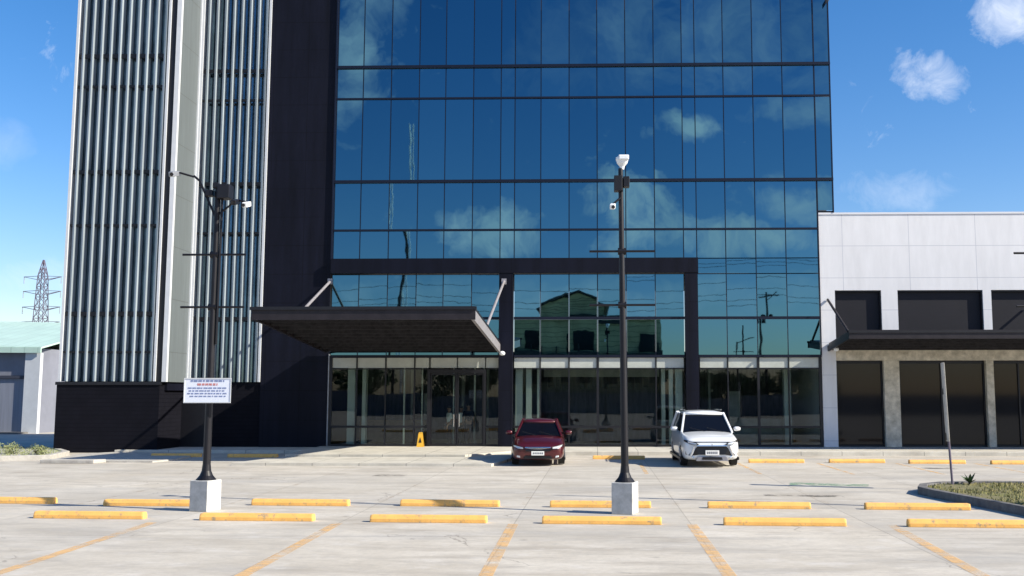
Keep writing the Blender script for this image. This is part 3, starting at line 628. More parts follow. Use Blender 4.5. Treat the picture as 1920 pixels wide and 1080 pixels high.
# ------------------------------------------------------------------ wheel stops
def make_stop(L=2.06):
    h = L/2
    prof = [(-.085,0),(.085,0),(.085,.06),(.055,.125),(-.055,.125),(-.085,.06)]
    mb = MB(); n = len(prof); vs = []
    for x, s_ in ((-h,.93),(-h+.03,1),(h-.03,1),(h,.93)): vs += [(x, y*s_, z*(s_ if z > 0 else 1)) for y, z in prof]
    fs = [tuple(range(n)), tuple(range(3*n, 4*n))[::-1]]
    for k in range(3): fs += [(k*n+i, k*n+(i+1) % n, (k+1)*n+(i+1) % n, (k+1)*n+i) for i in range(n)]
    mb.add(vs, fs); o = mb.build('wheel_stop', 'stop_paint', bevel=.008); return o
RS = -R(2.75)
near = [(-9.15,18.20),(-6.03,17.97),(-2.95,17.80),(.075,17.66),(3.19,17.53),(6.27,17.38),(9.4,17.2)]
nl = ['leftmost yellow wheel stop of the front row, nearest the camera', 'yellow wheel stop of the front row just right of the sign pole footing',
      'yellow wheel stop in the front row, third from the left', 'yellow wheel stop in the front row directly before the right pole footing',
      'yellow wheel stop in the front row, second from the right, below the white car', 'rightmost yellow wheel stop of the front row, cut by the photo edge', 'yellow wheel stop of the front row outside the right edge']
far = [(-12.1,20.68),(-8.93,20.28),(-5.98,20.42),(-2.95,20.36),(.06,20.24),(3.17,20.13),(6.21,20.0)]
fl_ = ['yellow wheel stop of the second row at the left edge, crossed by a pole shadow', 'yellow wheel stop of the second row touching the sign pole footing on its left',
       'yellow wheel stop of the second row, third from the left', 'yellow wheel stop in the middle of the second row with a dark shadow patch', 
       'yellow wheel stop of the second row behind the right pole footing', 'yellow wheel stop of the second row, second from the right', 'yellow wheel stop of the second row beside the planted island']
st0 = make_stop(); first = [True]
def put_stop(x, y, rz, label, group, sx=1):
    o = st0 if first[0] else st0.copy()
    if not first[0]: col.objects.link(o)
    first[0] = False; o.location = (x, y, 0); o.rotation_euler.z = rz; o.scale.x = sx; tag(o, label, 'wheel stop', group)
sr_ = random.Random(3)
for (x, y), l in list(zip(near, nl))[:6]: put_stop(x, y, RS+R(sr_.uniform(-.5,.5)), l, 'wheel stops in the front row')
for (x, y), l in zip(far, fl_): put_stop(x, y, RS+R(sr_.uniform(-.8,.8)), l, 'wheel stops in the second row', .97)
bk = [(5.9,33.65,'pale yellow wheel stop by the far pavement, nearest the white car'), (8.55,33.7,'pale yellow wheel stop at the far pavement before the white pier'),
      (11.05,33.35,'pale yellow wheel stop at the far pavement left of the thin sign post'), (13.6,33.1,'pale yellow wheel stop at the far pavement at the right photo edge'),
      (.75,35.4,'yellow wheel stop between the two cars, partly in the white car shadow'), (-15.2,36.3,'brownish shaded wheel stop by the dark base, left of the sign pole'),
      (-12.35,36.1,'brownish shaded wheel stop by the dark base, right of the sign pole')]
for x, y, l in bk: put_stop(x, y, R(-.5), l, 'wheel stops by the far pavement', .88)

# ------------------------------------------------------------------ planted island and plants
isl = [(7.25,22.3),(7.2,23.1),(7.5,23.9),(8.1,24.45),(9.2,24.7),(14,24.4),(14,16),(8.35,16),(7.85,18.9)]
def inset(poly, d):
    c_ = Vector((sum(p[0] for p in poly)/len(poly), sum(p[1] for p in poly)/len(poly))); out_ = []
    for p in poly:
        v_ = Vector(p)-c_; out_.append(tuple(c_+v_*(1-d/v_.length)))
    return out_
ii = inset(isl, .22); n = len(isl)
kb = MB().add([(x,y,-.05) for x, y in isl]+[(x,y,.17) for x, y in isl]+[(x,y,.17) for x, y in ii]+[(x,y,.05) for x, y in ii],
              [(i,(i+1)%n,n+(i+1)%n,n+i) for i in range(n)]+[(n+i,n+(i+1)%n,2*n+(i+1)%n,2*n+i) for i in range(n)]+[(2*n+i,2*n+(i+1)%n,3*n+(i+1)%n,3*n+i) for i in range(n)])
tag(kb.build('kerb', 'kerb', bevel=.015), kind='structure')
tag(MB().prism(ii, .0, .13).build('planting_bed', 'soil'), kind='structure')
def inside(p, poly):
    c_ = False
    for i in range(len(poly)):
        a, b_ = poly[i], poly[i-1]
        if (a[1] > p[1]) != (b_[1] > p[1]) and p[0] < (b_[0]-a[0])*(p[1]-a[1])/(b_[1]-a[1])+a[0]: c_ = not c_
    return c_
def grass(poly, z, cnt, h, name, label, seed, m='grass', off=(0,0,0)):
    r_ = random.Random(seed); mb = MB(); xs = [p[0] for p in poly]; ys = [p[1] for p in poly]; k = 0
    while k < cnt:
        x, y = r_.uniform(min(xs), max(xs)), r_.uniform(min(ys), max(ys))
        if not inside((x, y), poly): continue
        if math.sin(x*2.3+y)*math.cos(y*1.7-x) < -.35 and r_.random() < .8: k += 1; continue
        k += 1; a = r_.uniform(0, 6.28); hh = h*r_.uniform(.4, 1.2); w = .012; l = r_.uniform(-.05, .05)
        mb.add([(x-w*math.cos(a),y-w*math.sin(a),z),(x+w*math.cos(a),y+w*math.sin(a),z),(x+l,y+l,z+hh)], [(0,1,2)])
    return tag(mb.build(name, m, off=off), label, 'grass', kind='stuff')
grass(ii, .13, 9000, .06, 'grass', 'sparse dry grass growing on the kerbed island', 5, off=(9,20,0))
def agave(loc, label, nl_, L, seed, m='leaf', spread=1.0):
    r_ = random.Random(seed); P = empty('potted_plant' if False else 'leafy_plant', loc, label, 'plant')
    MB().lathe([(.04,0),(.035,.05),(.02,.1)], n=8).build('stem', 'bark', P)
    for k in range(nl_):
        a = 6.283*k/nl_+r_.uniform(-.3,.3); up_ = r_.uniform(.35, 1.15); l = L*r_.uniform(.7, 1.1); mb = MB(); vs = []
        for j in range(5):
            t_ = j/4; w = .035*(1-t_)*(1+2*t_)*L/.3; rr = l*t_*math.cos(up_)*spread; zz = .04+l*t_*math.sin(up_)-.12*l*t_*t_
            vs += [(rr*math.cos(a)-w*math.sin(a), rr*math.sin(a)+w*math.cos(a), zz+.01), (rr*math.cos(a)+w*math.sin(a), rr*math.sin(a)-w*math.cos(a), zz+.01)]
        mb.add(vs, [(2*j,2*j+1,2*j+3,2*j+2) for j in range(4)]); mb.build('leaf', m, P)
    return P
agave((8.75, 24.15, .12), 'small green spiky plant on the kerbed island by the thin sign post', 11, .32, 2)
# left planting strip
lp = [(-30,33.6),(-21.0,33.6),(-18.9,34.6),(-19.6,37.2),(-21.8,40.2),(-30,40.6)]
li = inset(lp, .25); n = len(lp)
kb = MB().add([(x,y,-.05) for x, y in lp]+[(x,y,.16) for x, y in lp]+[(x,y,.16) for x, y in li]+[(x,y,.05) for x, y in li],
              [(i,(i+1)%n,n+(i+1)%n,n+i) for i in range(n)]+[(n+i,n+(i+1)%n,2*n+(i+1)%n,2*n+i) for i in range(n)]+[(2*n+i,2*n+(i+1)%n,3*n+(i+1)%n,3*n+i) for i in range(n)])
tag(kb.build('kerb', 'kerb_pale', bevel=.015), kind='structure')
tag(MB().prism(li, 0, .12).build('planting_bed', 'kerb_pale'), kind='structure')
def shrub(loc, label, w, h, seed, group=None):
    r_ = random.Random(seed); P = empty('shrub', loc, label, 'shrub', group); mb = MB(); st = MB()
    for k in range(7):
        a = r_.uniform(0, 6.28); st.tube((0,0,0), (w*.6*math.cos(a), w*.6*math.sin(a), h*r_.uniform(.5,.9)), .012, .004, 5)
    st.build('stems', 'bark', P)
    cl_ = [(r_.gauss(0,w*.4), r_.gauss(0,w*.4), r_.uniform(.2,.8)*h, r_.uniform(.3,.5)*w) for _ in range(9)]
    for k in range(520):
        c_ = r_.choice(cl_); d = Vector((r_.gauss(0,1), r_.gauss(0,1), r_.gauss(0,1))).normalized()*c_[3]*r_.uniform(.5,1.1)
        p = Vector(c_[:3])+d*Vector((1,1,.8)).length/1.6; p.z = max(.02, p.z); s_ = r_.uniform(.03,.06)
        t1 = Vector((r_.uniform(-1,1), r_.uniform(-1,1), r_.uniform(-1,1))).normalized(); t2 = t1.cross(Vector((r_.uniform(-1,1),.3,r_.uniform(-1,1)))).normalized()
        mb.add([p-t1*s_, p+t2*s_*.5, p+t1*s_, p-t2*s_*.5], [(0,1,2,3)])
    mb.build('foliage', 'shrub_leaf', P); P.scale = (.8, .8, .6); return P
MT['shrub_leaf'] = mat('shrub_leaf', (.16, .21, .07), .7, 0, .2, c2=(.30, .30, .16), vscale=4)
shrub((-19.9, 35.6, .1), 'low pale green shrub at the right end of the left planting bed', .55, .55, 1, 'shrubs in the left planting bed')
shrub((-20.9, 35.9, .1), 'low bushy shrub in the middle of the left planting bed', .6, .65, 2, 'shrubs in the left planting bed')
shrub((-22.3, 36.5, .1), 'low dry shrub at the left photo edge in the planting bed', .45, .35, 3, 'shrubs in the left planting bed')
grass(li, .12, 5000, .10, 'grass', 'thin grass in the left planting bed', 8, 'shrub_leaf', off=(-24,37,0))
tag(MB().prism([(-18.4,33.2),(-14.7,33.2),(-14.4,34.5),(-14.9,38.0),(-18.6,38.5),(-19.2,37.5)], -.05, .05).build('concrete_apron', 'kerb_pale'), kind='structure')
tag(MB().prism([(-18.2,32.7),(-16.4,32.65),(-16.2,33.1),(-18.1,33.15)], 0, .12).build('kerb', 'kerb_pale', bevel=.02), kind='structure')

# thin sign post seen edge on
SP = empty('edge_on_sign', (8.28, 24.05, .13), 'thin post with a pale narrow board seen edge-on, on the kerbed island', 'sign', rz=R(0))
MB().tube((.03,0,0), (-.02,0,1.1), .028, n=10).build('post', 'red_steel', SP)
o = MB().box(-.03, -.10, 1.0, .03, .16, 2.85).build('board', 'kerb_pale', SP, bevel=.01); o.rotation_euler = (0, R(-1.7), R(-12)); o.location = (.0,0,0)
MB().box(-.10, -.03, 2.10, -.05, .05, 2.24).box(-.07,-.03,1.02,-.03,.05,1.2).build('clamp', 'black_metal', SP)

# ------------------------------------------------------------------ cars
def loft(stations, lv):
    """body of revolution-free cross-sections: each station gives y, half width, bottom z, top z"""
    mb = MB(); K = None; rings = []
    for st in stations:
        y, w, zb, zt, crown = st; h = zt-zb
        half = [(0,zb),(w*.75,zb),(w*.95,zb+.04),(w*.99,zb+h*.28),(w,zb+h*.55),(w*.985,zb+h*.78),(w*.93,zt-.05),(w*.80,zt-.004),(w*.45,zt+crown*.7),(0,zt+crown)]
        ring = [(x,y,z) for x, z in half]+[(-x,y,z) for x, z in half[1:-1][::-1]]
        rings.append(ring)
    n = len(rings[0])
    for r_ in rings: mb.v += r_
    for k in range(len(rings)-1):
        mb.f += [(k*n+i, k*n+(i+1) % n, (k+1)*n+(i+1) % n, (k+1)*n+i) for i in range(n)]
    mb.f += [tuple(range(n))[::-1], tuple(range((len(rings)-1)*n, len(rings)*n))]
    return mb
def car(name, loc, rz, label, p):
    C = empty(name, loc, label, 'car', rz=rz)
    body = loft(p['st'], 0).build('body', p['paint'], C, smooth=True); 
    md = body.modifiers.new('s', 'SUBSURF'); md.levels = md.render_levels = 2
    bake(body)
    R_ = p['wr']; hw = p['hw']
    for y in p['wy']:
        for s_ in (-1, 1):
            cut = MB().tube((s_*(hw-.32),y,R_), (s_*(hw+.3),y,R_), R_+.055, n=28).build('cut', 'car_black')
            md = body.modifiers.new('b', 'BOOLEAN'); md.operation = 'DIFFERENCE'; md.object = cut; md.solver = 'EXACT'
            cut.parent = C; bpy.context.view_layer.update()
            bake(body); bpy.data.objects.remove(cut)
    for q in body.data.polygons: q.use_smooth = True
    bpy.context.view_layer.update()
    for y in p['wy']:
        for s_ in (-1, 1):
            xo = s_*(hw-.015); xi = s_*(hw-.23)
            wl = MB().tube((xi,y,R_), (xo,y,R_), R_-.02, n=28).build('wheel', 'tyre', C, bevel=.02)
            rb = MB()
            for k in range(5):
                a = k*2*math.pi/5; rb.bar((xo+s_*.006,y,R_), (xo+s_*.006,y+.21*math.cos(a),R_+.21*math.sin(a)), .015, .05)
            rb.lathe([(.21,0),(.23,.004)], (0,0,0), 20) if False else None
            rb.tube((xo-s_*.005,y,R_), (xo+s_*.004,y,R_), .235, n=24).tube((xo,y,R_), (xo+s_*.02,y,R_), .05, n=12)
            rb.build('rim', 'rim', wl)
    # greenhouse: glass volume with painted roof and pillars over it
    g_ = p['cab']       # (yb_front, yt_front, yt_rear, yb_rear, zb, zt, wb, wt)
    yf, ytf, ytr, yr, zb, zt, wb, wt = g_
    def cabpt(t_, s_, lvl): pass
    glass = MB().add([(-wb,yf,zb),(wb,yf,zb),(wb,yr,zb),(-wb,yr,zb),(-wt,ytf,zt),(wt,ytf,zt),(wt,ytr,zt),(-wt,ytr,zt)],
                     [(3,2,1,0),(4,5,6,7),(0,1,5,4),(1,2,6,5),(2,3,7,6),(3,0,4,7)]).build('window_glass', 'car_glass', C, bevel=.03, smooth=False)
    rf = MB(); rr = []
    for t_, dz_ in ((0,-.035),(.06,0),(.5,.03),(1,-.03)):
        y = (ytf-.10)+(ytr+.12-ytf+.10)*t_
        rr.append([(-wt-.045,y,zt-.05+dz_*.3),(-wt-.02,y,zt+.012+dz_*.6),(-wt*.7,y,zt+.045+dz_),(0,y,zt+.06+dz_),(wt*.7,y,zt+.045+dz_),(wt+.02,y,zt+.012+dz_*.6),(wt+.045,y,zt-.05+dz_*.3)])
    m_ = len(rr[0])
    for q in rr: rf.v += q
    for k in range(3): rf.f += [(k*m_+i, k*m_+i+1, (k+1)*m_+i+1, (k+1)*m_+i) for i in range(m_-1)]
    rf.f += [tuple(range(m_)), tuple(range(3*m_, 4*m_))] + [tuple([k*m_ for k in range(4)]+[(k+1)*m_-1 for k in range(3,-1,-1)])]
    roof = rf.build('roof', p['paint'], C, smooth=True)
    for s_ in (-1, 1):
        for nm, ya, yb2, w_ in (('front_pillar', yf-.02, ytf-.02, .075), ('middle_pillar', yf+(yr-yf)*.47, ytf+(ytr-ytf)*.42, .09), ('rear_pillar', yr+.0, ytr+.02, .14)):
            MB().bar((s_*(wb+.004),ya,zb-.02), (s_*(wt+.012),yb2,zt+.0), w_*.9, w_).build(nm, p['paint'] if nm != 'middle_pillar' else 'car_black', C, bevel=.015)
        mi = MB().bar((s_*(wb-.02),yf+.42,zb+.09), (s_*(hw+.02),yf+.36,zb+.07), .04, .05).build('mirror_arm', 'car_black', C)
        pr = [(.0,.0),(.09,.03),(.12,.07),(.12,.12),(.09,.155),(.0,.17)]
        mb = MB(); x0 = s_*(hw+.01); ring = []
        for x, k_ in ((0,.75),(.06,1),(.15,.95),(.21,.6)):
            ring.append([(x0+s_*x, yf+.33+.07*k_*math.cos(a), zb+.10+.075*k_*math.sin(a)) for a in [i*math.pi/5 for i in range(10)]])
        for q in ring: mb.v += q
        for k in range(3): mb.f += [(k*10+i, k*10+(i+1) % 10, (k+1)*10+(i+1) % 10, (k+1)*10+i) for i in range(10)]
        mb.f += [tuple(range(10))[::-1], tuple(range(30,40))]; mb.build('mirror', p['paint'], mi, smooth=True)
    for x0 in (-.05, .5):
        MB().bar((x0-.0,yf-.03,zb+.02), (x0-.48,yf+.10,zb+.14), .018).build('wiper', 'car_black', C)
    MB().box(-.05, ytf-.03, zt-.13, .05, ytf-.0, zt-.07).build('interior_mirror', 'car_black', C)
    return C
def strip(C, name, m, pts, thick=.03, parent=None, bevel=.006):
    """front-facing panel: polygon of (x, y, z) pushed forwards as a thin slab"""
    n = len(pts); mb = MB().add([(x,y,z) for x, y, z in pts]+[(x,y+thick,z) for x, y, z in pts], [tuple(range(n)), tuple(range(n,2*n))[::-1]]+[(i,(i+1)%n,n+(i+1)%n,n+i) for i in range(n)])
    return mb.build(name, m, parent or C, bevel=bevel)
def plate(C, y, z, w=.42, h=.15):
    p_ = MB().box(-w/2, y, z, w/2, y+.02, z+h).build('number_plate', 'plate', C, bevel=.005)
    mb = MB()
    for k in range(6):
        x = -w/2+.05+k*.056
        mb.box(x, y-.003, z+.04, x+.012, y-.001, z+h-.035).box(x+.022, y-.003, z+.04, x+.034, y-.001, z+h-.035)
    mb.build('plate_characters', 'plate_ink', p_)
suv = dict(paint='paint_white', hw=.90, wr=.34, wy=(.92, 3.58),
    st=[(-.03,.60,.34,.76,.0),(.03,.76,.26,.85,.01),(.16,.85,.22,.91,.02),(.5,.885,.21,.97,.03),(.95,.90,.21,1.02,.035),(1.35,.90,.21,1.06,.03),(2.2,.905,.22,1.09,.02),(3.3,.905,.22,1.11,.02),(4.1,.89,.24,1.12,.01),(4.45,.84,.30,1.10,0),(4.6,.74,.36,1.02,0)],
    cab=(1.18,1.95,3.95,4.42,1.04,1.64,.80,.62))
C1 = car('white_suv', (3.52, 31.25, 0), R(1.0), 'white sport utility car parked nose out between the portal pillar and wheel stops', suv)
strip(C1, 'grille', 'car_black', [(-.43,-.055,.66),(-.50,-.03,.60),(-.62,-.0,.36),(-.40,-.045,.40),(.40,-.045,.40),(.62,-.0,.36),(.50,-.03,.60),(.43,-.055,.66)], .10)
strip(C1, 'bonnet_shut_line', 'car_black', [(-.62,-.02,.77),(.62,-.02,.77),(.62,-.02,.795),(-.62,-.02,.795)], .05)
gr = strip(C1, 'upper_grille_bar', 'chrome', [(-.46,-.065,.655),(.46,-.065,.655),(.48,-.06,.69),(-.48,-.06,.69)], .08)
strip(C1, 'lower_guard', 'car_grey', [(-.50,-.07,.21),(.50,-.07,.21),(.44,-.075,.34),(-.44,-.075,.34)], .10)
strip(C1, 'air_intake', 'car_black', [(-.32,-.085,.25),(.32,-.085,.25),(.29,-.085,.33),(-.29,-.085,.33)], .05)
for s_ in (-1, 1):
    h_ = strip(C1, 'headlight', 'car_black', [(s_*.40,-.09,.70),(s_*.48,-.07,.765),(s_*.70,.03,.82),(s_*.83,.15,.85),(s_*.84,.17,.80),(s_*.72,.03,.735),(s_*.60,-.05,.695)], .10)
    strip(C1, 'lens', 'lamp_glass', [(s_*.46,-.10,.712),(s_*.50,-.085,.75),(s_*.70,.0,.80),(s_*.72,.02,.755),(s_*.60,-.06,.712)], .04, parent=h_)
    strip(C1, 'chrome_blade', 'chrome', [(s_*.52,-.045,.66),(s_*.56,-.04,.66),(s_*.69,.0,.36),(s_*.56,-.05,.30),(s_*.53,-.055,.33),(s_*.63,-.02,.38)], .10)
    strip(C1, 'fog_lamp', 'car_black', [(s_*.66,-.0,.46),(s_*.80,.10,.50),(s_*.80,.10,.40),(s_*.68,.0,.37)], .08)
    MB().box(s_*.86, .55, .20, s_*.925, 4.1, .30).build('sill', 'car_black', C1, bevel=.02)
    MB().tube((s_*.60,2.1,1.74), (s_*.60,3.8,1.74), .018, n=8).build('roof_rail', 'chrome', C1)
strip(C1, 'badge', 'chrome', [(0,-.10,.735),(-.035,-.10,.685),(.035,-.10,.685)], .03)
plate(C1, -.11, .385)
MB().tube((0,3.4,1.68), (-.0,3.7,1.83), .012).build('aerial', 'car_black', C1)
sed = dict(paint='paint_red', hw=.86, wr=.31, wy=(.88, 3.50),
    st=[(-.03,.58,.30,.58,.0),(.03,.73,.22,.66,.01),(.16,.80,.19,.72,.02),(.5,.84,.18,.80,.03),(.95,.855,.18,.87,.04),(1.35,.86,.18,.92,.03),(2.2,.865,.19,.95,.02),(3.3,.865,.19,.98,.02),(4.0,.85,.22,1.0,.01),(4.4,.79,.30,.98,0),(4.52,.70,.34,.90,0)],
    cab=(1.12,2.0,3.25,4.05,.90,1.36,.74,.54))
C2 = car('red_sedan', (-1.86, 31.72, 0), R(2.2), 'dark red sedan parked nose out just right of the entrance', sed)
strip(C2, 'grille', 'car_black', [(-.36,-.05,.47),(.36,-.05,.47),(.42,-.045,.53),(-.42,-.045,.53)], .08)
strip(C2, 'chrome_bar', 'chrome', [(-.40,-.06,.575),(-.12,-.06,.535),(.12,-.06,.535),(.40,-.06,.575),(.40,-.05,.605),(-.40,-.05,.605)], .09)
strip(C2, 'air_intake', 'car_black', [(-.46,-.055,.24),(.46,-.055,.24),(.40,-.055,.33),(-.40,-.055,.33)], .09)
for s_ in (-1, 1):
    h_ = strip(C2, 'headlight', 'car_black', [(s_*.42,-.08,.53),(s_*.44,-.07,.60),(s_*.66,.03,.655),(s_*.79,.15,.68),(s_*.80,.17,.62),(s_*.64,.0,.54)], .10)
    strip(C2, 'lens', 'lamp_glass', [(s_*.46,-.095,.548),(s_*.47,-.09,.592),(s_*.66,-.01,.635),(s_*.76,.08,.655),(s_*.76,.09,.62),(s_*.63,-.02,.56)], .04, parent=h_)
    strip(C2, 'fog_lamp', 'lamp_glass', [(s_*.55,-.035,.27),(s_*.66,.0,.29),(s_*.66,.0,.34),(s_*.56,-.035,.33)], .08)
    MB().box(s_*.82, .55, .17, s_*.875, 4.0, .24).build('sill', 'car_black', C2, bevel=.02)
plate(C2, -.10, .345, .40, .13)

# ------------------------------------------------------------------ people in the lobby, wet-floor sign
def skinned(name, joints, edges, m, parent, root=0, subl=2):
    me = bpy.data.meshes.new(name); me.from_pydata([j[0] for j in joints], edges, [])
    o = bpy.data.objects.new(name, me); col.objects.link(o)
    md = o.modifiers.new('skin', 'SKIN'); md.use_smooth_shade = True
    for i, j in enumerate(joints):
        sv = me.skin_vertices[0].data[i]; r = j[1]; sv.radius = r if isinstance(r, tuple) else (r, r); sv.use_root = (i == root)
    s_ = o.modifiers.new('s', 'SUBSURF'); s_.levels = s_.render_levels = subl
    bake(o); o.data.materials.clear(); o.data.materials.append(MT[m])
    for q in o.data.polygons: q.use_smooth = True
    o.parent = parent; return o
def person(loc, rz, label, top, bottom, H=1.66, armL=(.16,-.02), armR=(.16,.06), step=.08, seed=0):
    k = H/1.7; P = empty('person', loc, label, 'person', 'people standing in the lobby', rz)
    J = [((0,0,.95),(.15,.10)), ((0,0,1.12),(.125,.09)), ((0,0,1.33),(.165,.10)), ((0,0,1.43),(.07,.06)), ((0,-.01,1.49),(.052,.052)), ((0,-.01,1.56),(.075,.085)), ((0,-.015,1.66),(.078,.09))]
    E_ = [(0,1),(1,2),(2,3),(3,4),(4,5),(5,6)]
    for s_, arm in ((-1,armL),(1,armR)):
        b0 = len(J); f = arm[1]
        J += [((s_*.17,0,1.38),.055), ((s_*(.19+arm[0]*.2),.02,1.12),.042), ((s_*(.17+arm[0]*.3),-.10-f,.90),.030), ((s_*(.17+arm[0]*.3),-.13-f,.83),(.038,.020))]
        E_ += [(2,b0),(b0,b0+1),(b0+1,b0+2),(b0+2,b0+3)]
        hx, hy, hz = J[b0+3][0]
        for q, (dx, l) in enumerate(((-.026,.075),(-.009,.085),(.009,.08),(.026,.065))):
            c0 = len(J); J += [((hx+dx*.4,hy+dx,hz-.035),.0095), ((hx+dx*.4-s_*.01,hy+dx*1.1-.01,hz-.035-l),.007)]; E_ += [(b0+3,c0),(c0,c0+1)]
        c0 = len(J); J += [((hx-s_*.01,hy-.045,hz-.01),.010), ((hx-s_*.015,hy-.06,hz-.055),.008)]; E_ += [(b0+3,c0),(c0,c0+1)]
        l0 = len(J); d = s_*step
        J += [((s_*.09,0,.90),.088), ((s_*.10,-d*.5,.50),.060), ((s_*.10,-d*.3+.02,.10),.042), ((s_*.11,-d*.3-.12,.04),(.042,.032))]
        E_ += [(0,l0),(l0,l0+1),(l0+1,l0+2),(l0+2,l0+3)]
    J = [((x*k,y*k,z*k), (tuple(r*k for r in rad) if isinstance(rad, tuple) else rad*k)) for (x,y,z), rad in J]
    body = skinned('body', J, E_, 'skin', P)
    # face: nose, eyes, mouth, ears
    hb = Vector((0,-.015*k,1.61*k))
    MB().lathe([(.016,-.03),(.012,.0),(.004,.03)], hb+Vector((0,-.088*k,0)), 8).build('nose', 'skin', P, smooth=True)
    for s_ in (-1,1):
        MB().lathe([(.002,-.008),(.011,0),(.002,.008)], hb+Vector((s_*.03,-.08*k,.02)), 8).build('eye', 'hair', P)
        MB().box(hb.x+s_*.08, hb.y-.01, hb.z-.03, hb.x+s_*.092, hb.y+.02, hb.z+.03).build('ear', 'skin', P, bevel=.005)
    MB().box(-.022, hb.y-.088*k, hb.z-.052, .022, hb.y-.078*k, hb.z-.044).build('mouth', 'hair', P)
    T_ = [((0,.003,.93),(.165,.115)), ((0,.0,1.12),(.142,.105)), ((0,0,1.33),(.18,.115)), ((0,0,1.42),(.085,.075))]; TE = [(0,1),(1,2),(2,3)]
    for s_, arm in ((-1,armL),(1,armR)):
        b0 = len(T_); T_ += [((s_*.175,0,1.375),.068), ((s_*(.19+arm[0]*.2),.02,1.14),.056)]; TE += [(2,b0),(b0,b0+1)]
    T_ = [((x*k,y*k,z*k), (tuple(r*k for r in rad) if isinstance(rad, tuple) else rad*k)) for (x,y,z), rad in T_]
    skinned('shirt', T_, TE, top, P)
    L_ = [((0,0,.96),(.155,.108))]; LE = []
    for s_ in (-1,1):
        d = s_*step; l0 = len(L_); L_ += [((s_*.09,0,.86),.10), ((s_*.10,-d*.5,.50),.076), ((s_*.10,-d*.3+.02,.11),.066)]; LE += [(0,l0),(l0,l0+1),(l0+1,l0+2)]
    L_ = [((x*k,y*k,z*k), (tuple(r*k for r in rad) if isinstance(rad, tuple) else rad*k)) for (x,y,z), rad in L_]
    skinned('trousers', L_, LE, bottom, P)
    hr = [((0,.015*k,1.60*k),(.086*k,.085*k)), ((0,.005*k,1.685*k),(.084*k,.092*k)), ((0,.005*k,1.70*k),(.06*k,.07*k))]
    skinned('hair', hr, [(0,1),(1,2)], 'hair', P)
    for s_ in (-1,1):
        d = s_*step; MB().box((s_*.11-.045)*k, (-d*.3-.17)*k, 0, (s_*.11+.045)*k, (-d*.3+.08)*k, .07).build('shoe', 'shoe', P, bevel=.02)
    return P
person((-5.30, 41.55, .14), R(15), 'person in dark clothes standing inside behind the glass door, rightmost of the three', 'cloth_black', 'cloth_dark', 1.72, step=.10)
person((-5.62, 41.75, .14), R(160), 'person in a white top and black trousers inside the entrance, middle of the three', 'cloth_white', 'cloth_black', 1.62, step=.04)
person((-6.10, 41.6, .14), R(-60), 'person in a white top inside the entrance, leftmost of the three', 'cloth_white', 'cloth_dark', 1.62, step=.14)
WF = empty('wet_floor_sign', (-7.08, 40.45, .152), 'yellow folding floor sign standing before the entrance glass', 'floor sign')
for s_ in (-1, 1):
    MB().add([(-.17,s_*.16,0),(.17,s_*.16,0),(.10,s_*.02,.66),(-.10,s_*.02,.66),(-.17,s_*.145,0),(.17,s_*.145,0),(.10,s_*.005,.66),(-.10,s_*.005,.66)],
             [(0,1,2,3),(7,6,5,4),(0,4,5,1),(1,5,6,2),(2,6,7,3),(3,7,4,0)]).build('board', 'yellow_plastic', WF)
MB().box(-.09, -.03, .655, .09, .03, .70).build('hinge', 'yellow_plastic', WF, bevel=.01); WF.scale = (.82, .82, .84)
MB().add([(-.07,-.118,.22),(.07,-.118,.22),(.0,-.068,.46),(-.07,-.128,.22),(.07,-.128,.22),(.0,-.078,.46)], [(0,1,2),(5,4,3),(0,3,4,1),(1,4,5,2),(2,5,3,0)]).build('warning_triangle', 'cloth_black', WF)

# ------------------------------------------------------------------ things across the road behind the viewpoint (mirrored in the glass)
OG = (-.7, -36, 0)
G = empty('green_house', OG, 'green two-storey gabled house across the road, seen mirrored in the glass', 'house')
def gp(mb, name, m, parent=G, **k): return mb.build(name, m, parent, OG, **k)
gp(MB().box(-10.5, -46, 0, 8.2, -34, 11.0), 'wall', 'green_render')
rf = gp(MB().box(-10.8, -46.3, 11.0, 8.5, -33.6, 11.35), 'roof', 'house_roof')
gp(MB().add([(-6.4,-46,11.35),(1.6,-46,11.35),(1.6,-46,12.4),(-2.4,-46,13.9),(-6.4,-46,12.4),(-6.4,-34.2,11.35),(1.6,-34.2,11.35),(1.6,-34.2,12.4),(-2.4,-34.2,13.9),(-6.4,-34.2,12.4)],
            [(0,1,2,3,4),(5,6,7,8,9),(0,1,6,5),(1,2,7,6),(2,3,8,7),(3,4,9,8),(4,0,5,9)]), 'gable', 'green_render')
gp(MB().add([(-6.9,-46.4,12.3),(-2.4,-46.4,14.0),(2.1,-46.4,12.3),(-6.9,-33.7,12.3),(-2.4,-33.7,14.0),(2.1,-33.7,12.3),(-6.9,-46.4,12.5),(-2.4,-46.4,14.25),(2.1,-46.4,12.5),(-6.9,-33.7,12.5),(-2.4,-33.7,14.25),(2.1,-33.7,12.5)],
            [(0,1,4,3),(1,2,5,4),(6,7,10,9),(7,8,11,10),(0,1,7,6),(1,2,8,7),(3,4,10,9),(4,5,11,10),(0,3,9,6),(2,5,11,8)]), 'gable_roof', 'house_roof')
for k in range(11): gp(MB().box(-10.3+k*1.8, -33.98, 7.0, -10.18+k*1.8, -33.3, 7.9), 'balcony_post', 'house_roof')
for x0, x1 in ((-9.2,-7.6),(-3.6,-1.2),(4.2,6.8)): gp(MB().box(x0, -34.02, 7.2, x1, -33.95, 9.4), 'window', 'window_dark')
gp(MB().box(-10.6, -33.99, 6.2, 8.3, -33.2, 7.0), 'balcony', 'house_roof')
for k in range(7): gp(MB().box(-9.8+k*2.6, -34.02, 3.4, -8.2+k*2.6, -33.95, 5.6), 'window', 'window_dark')
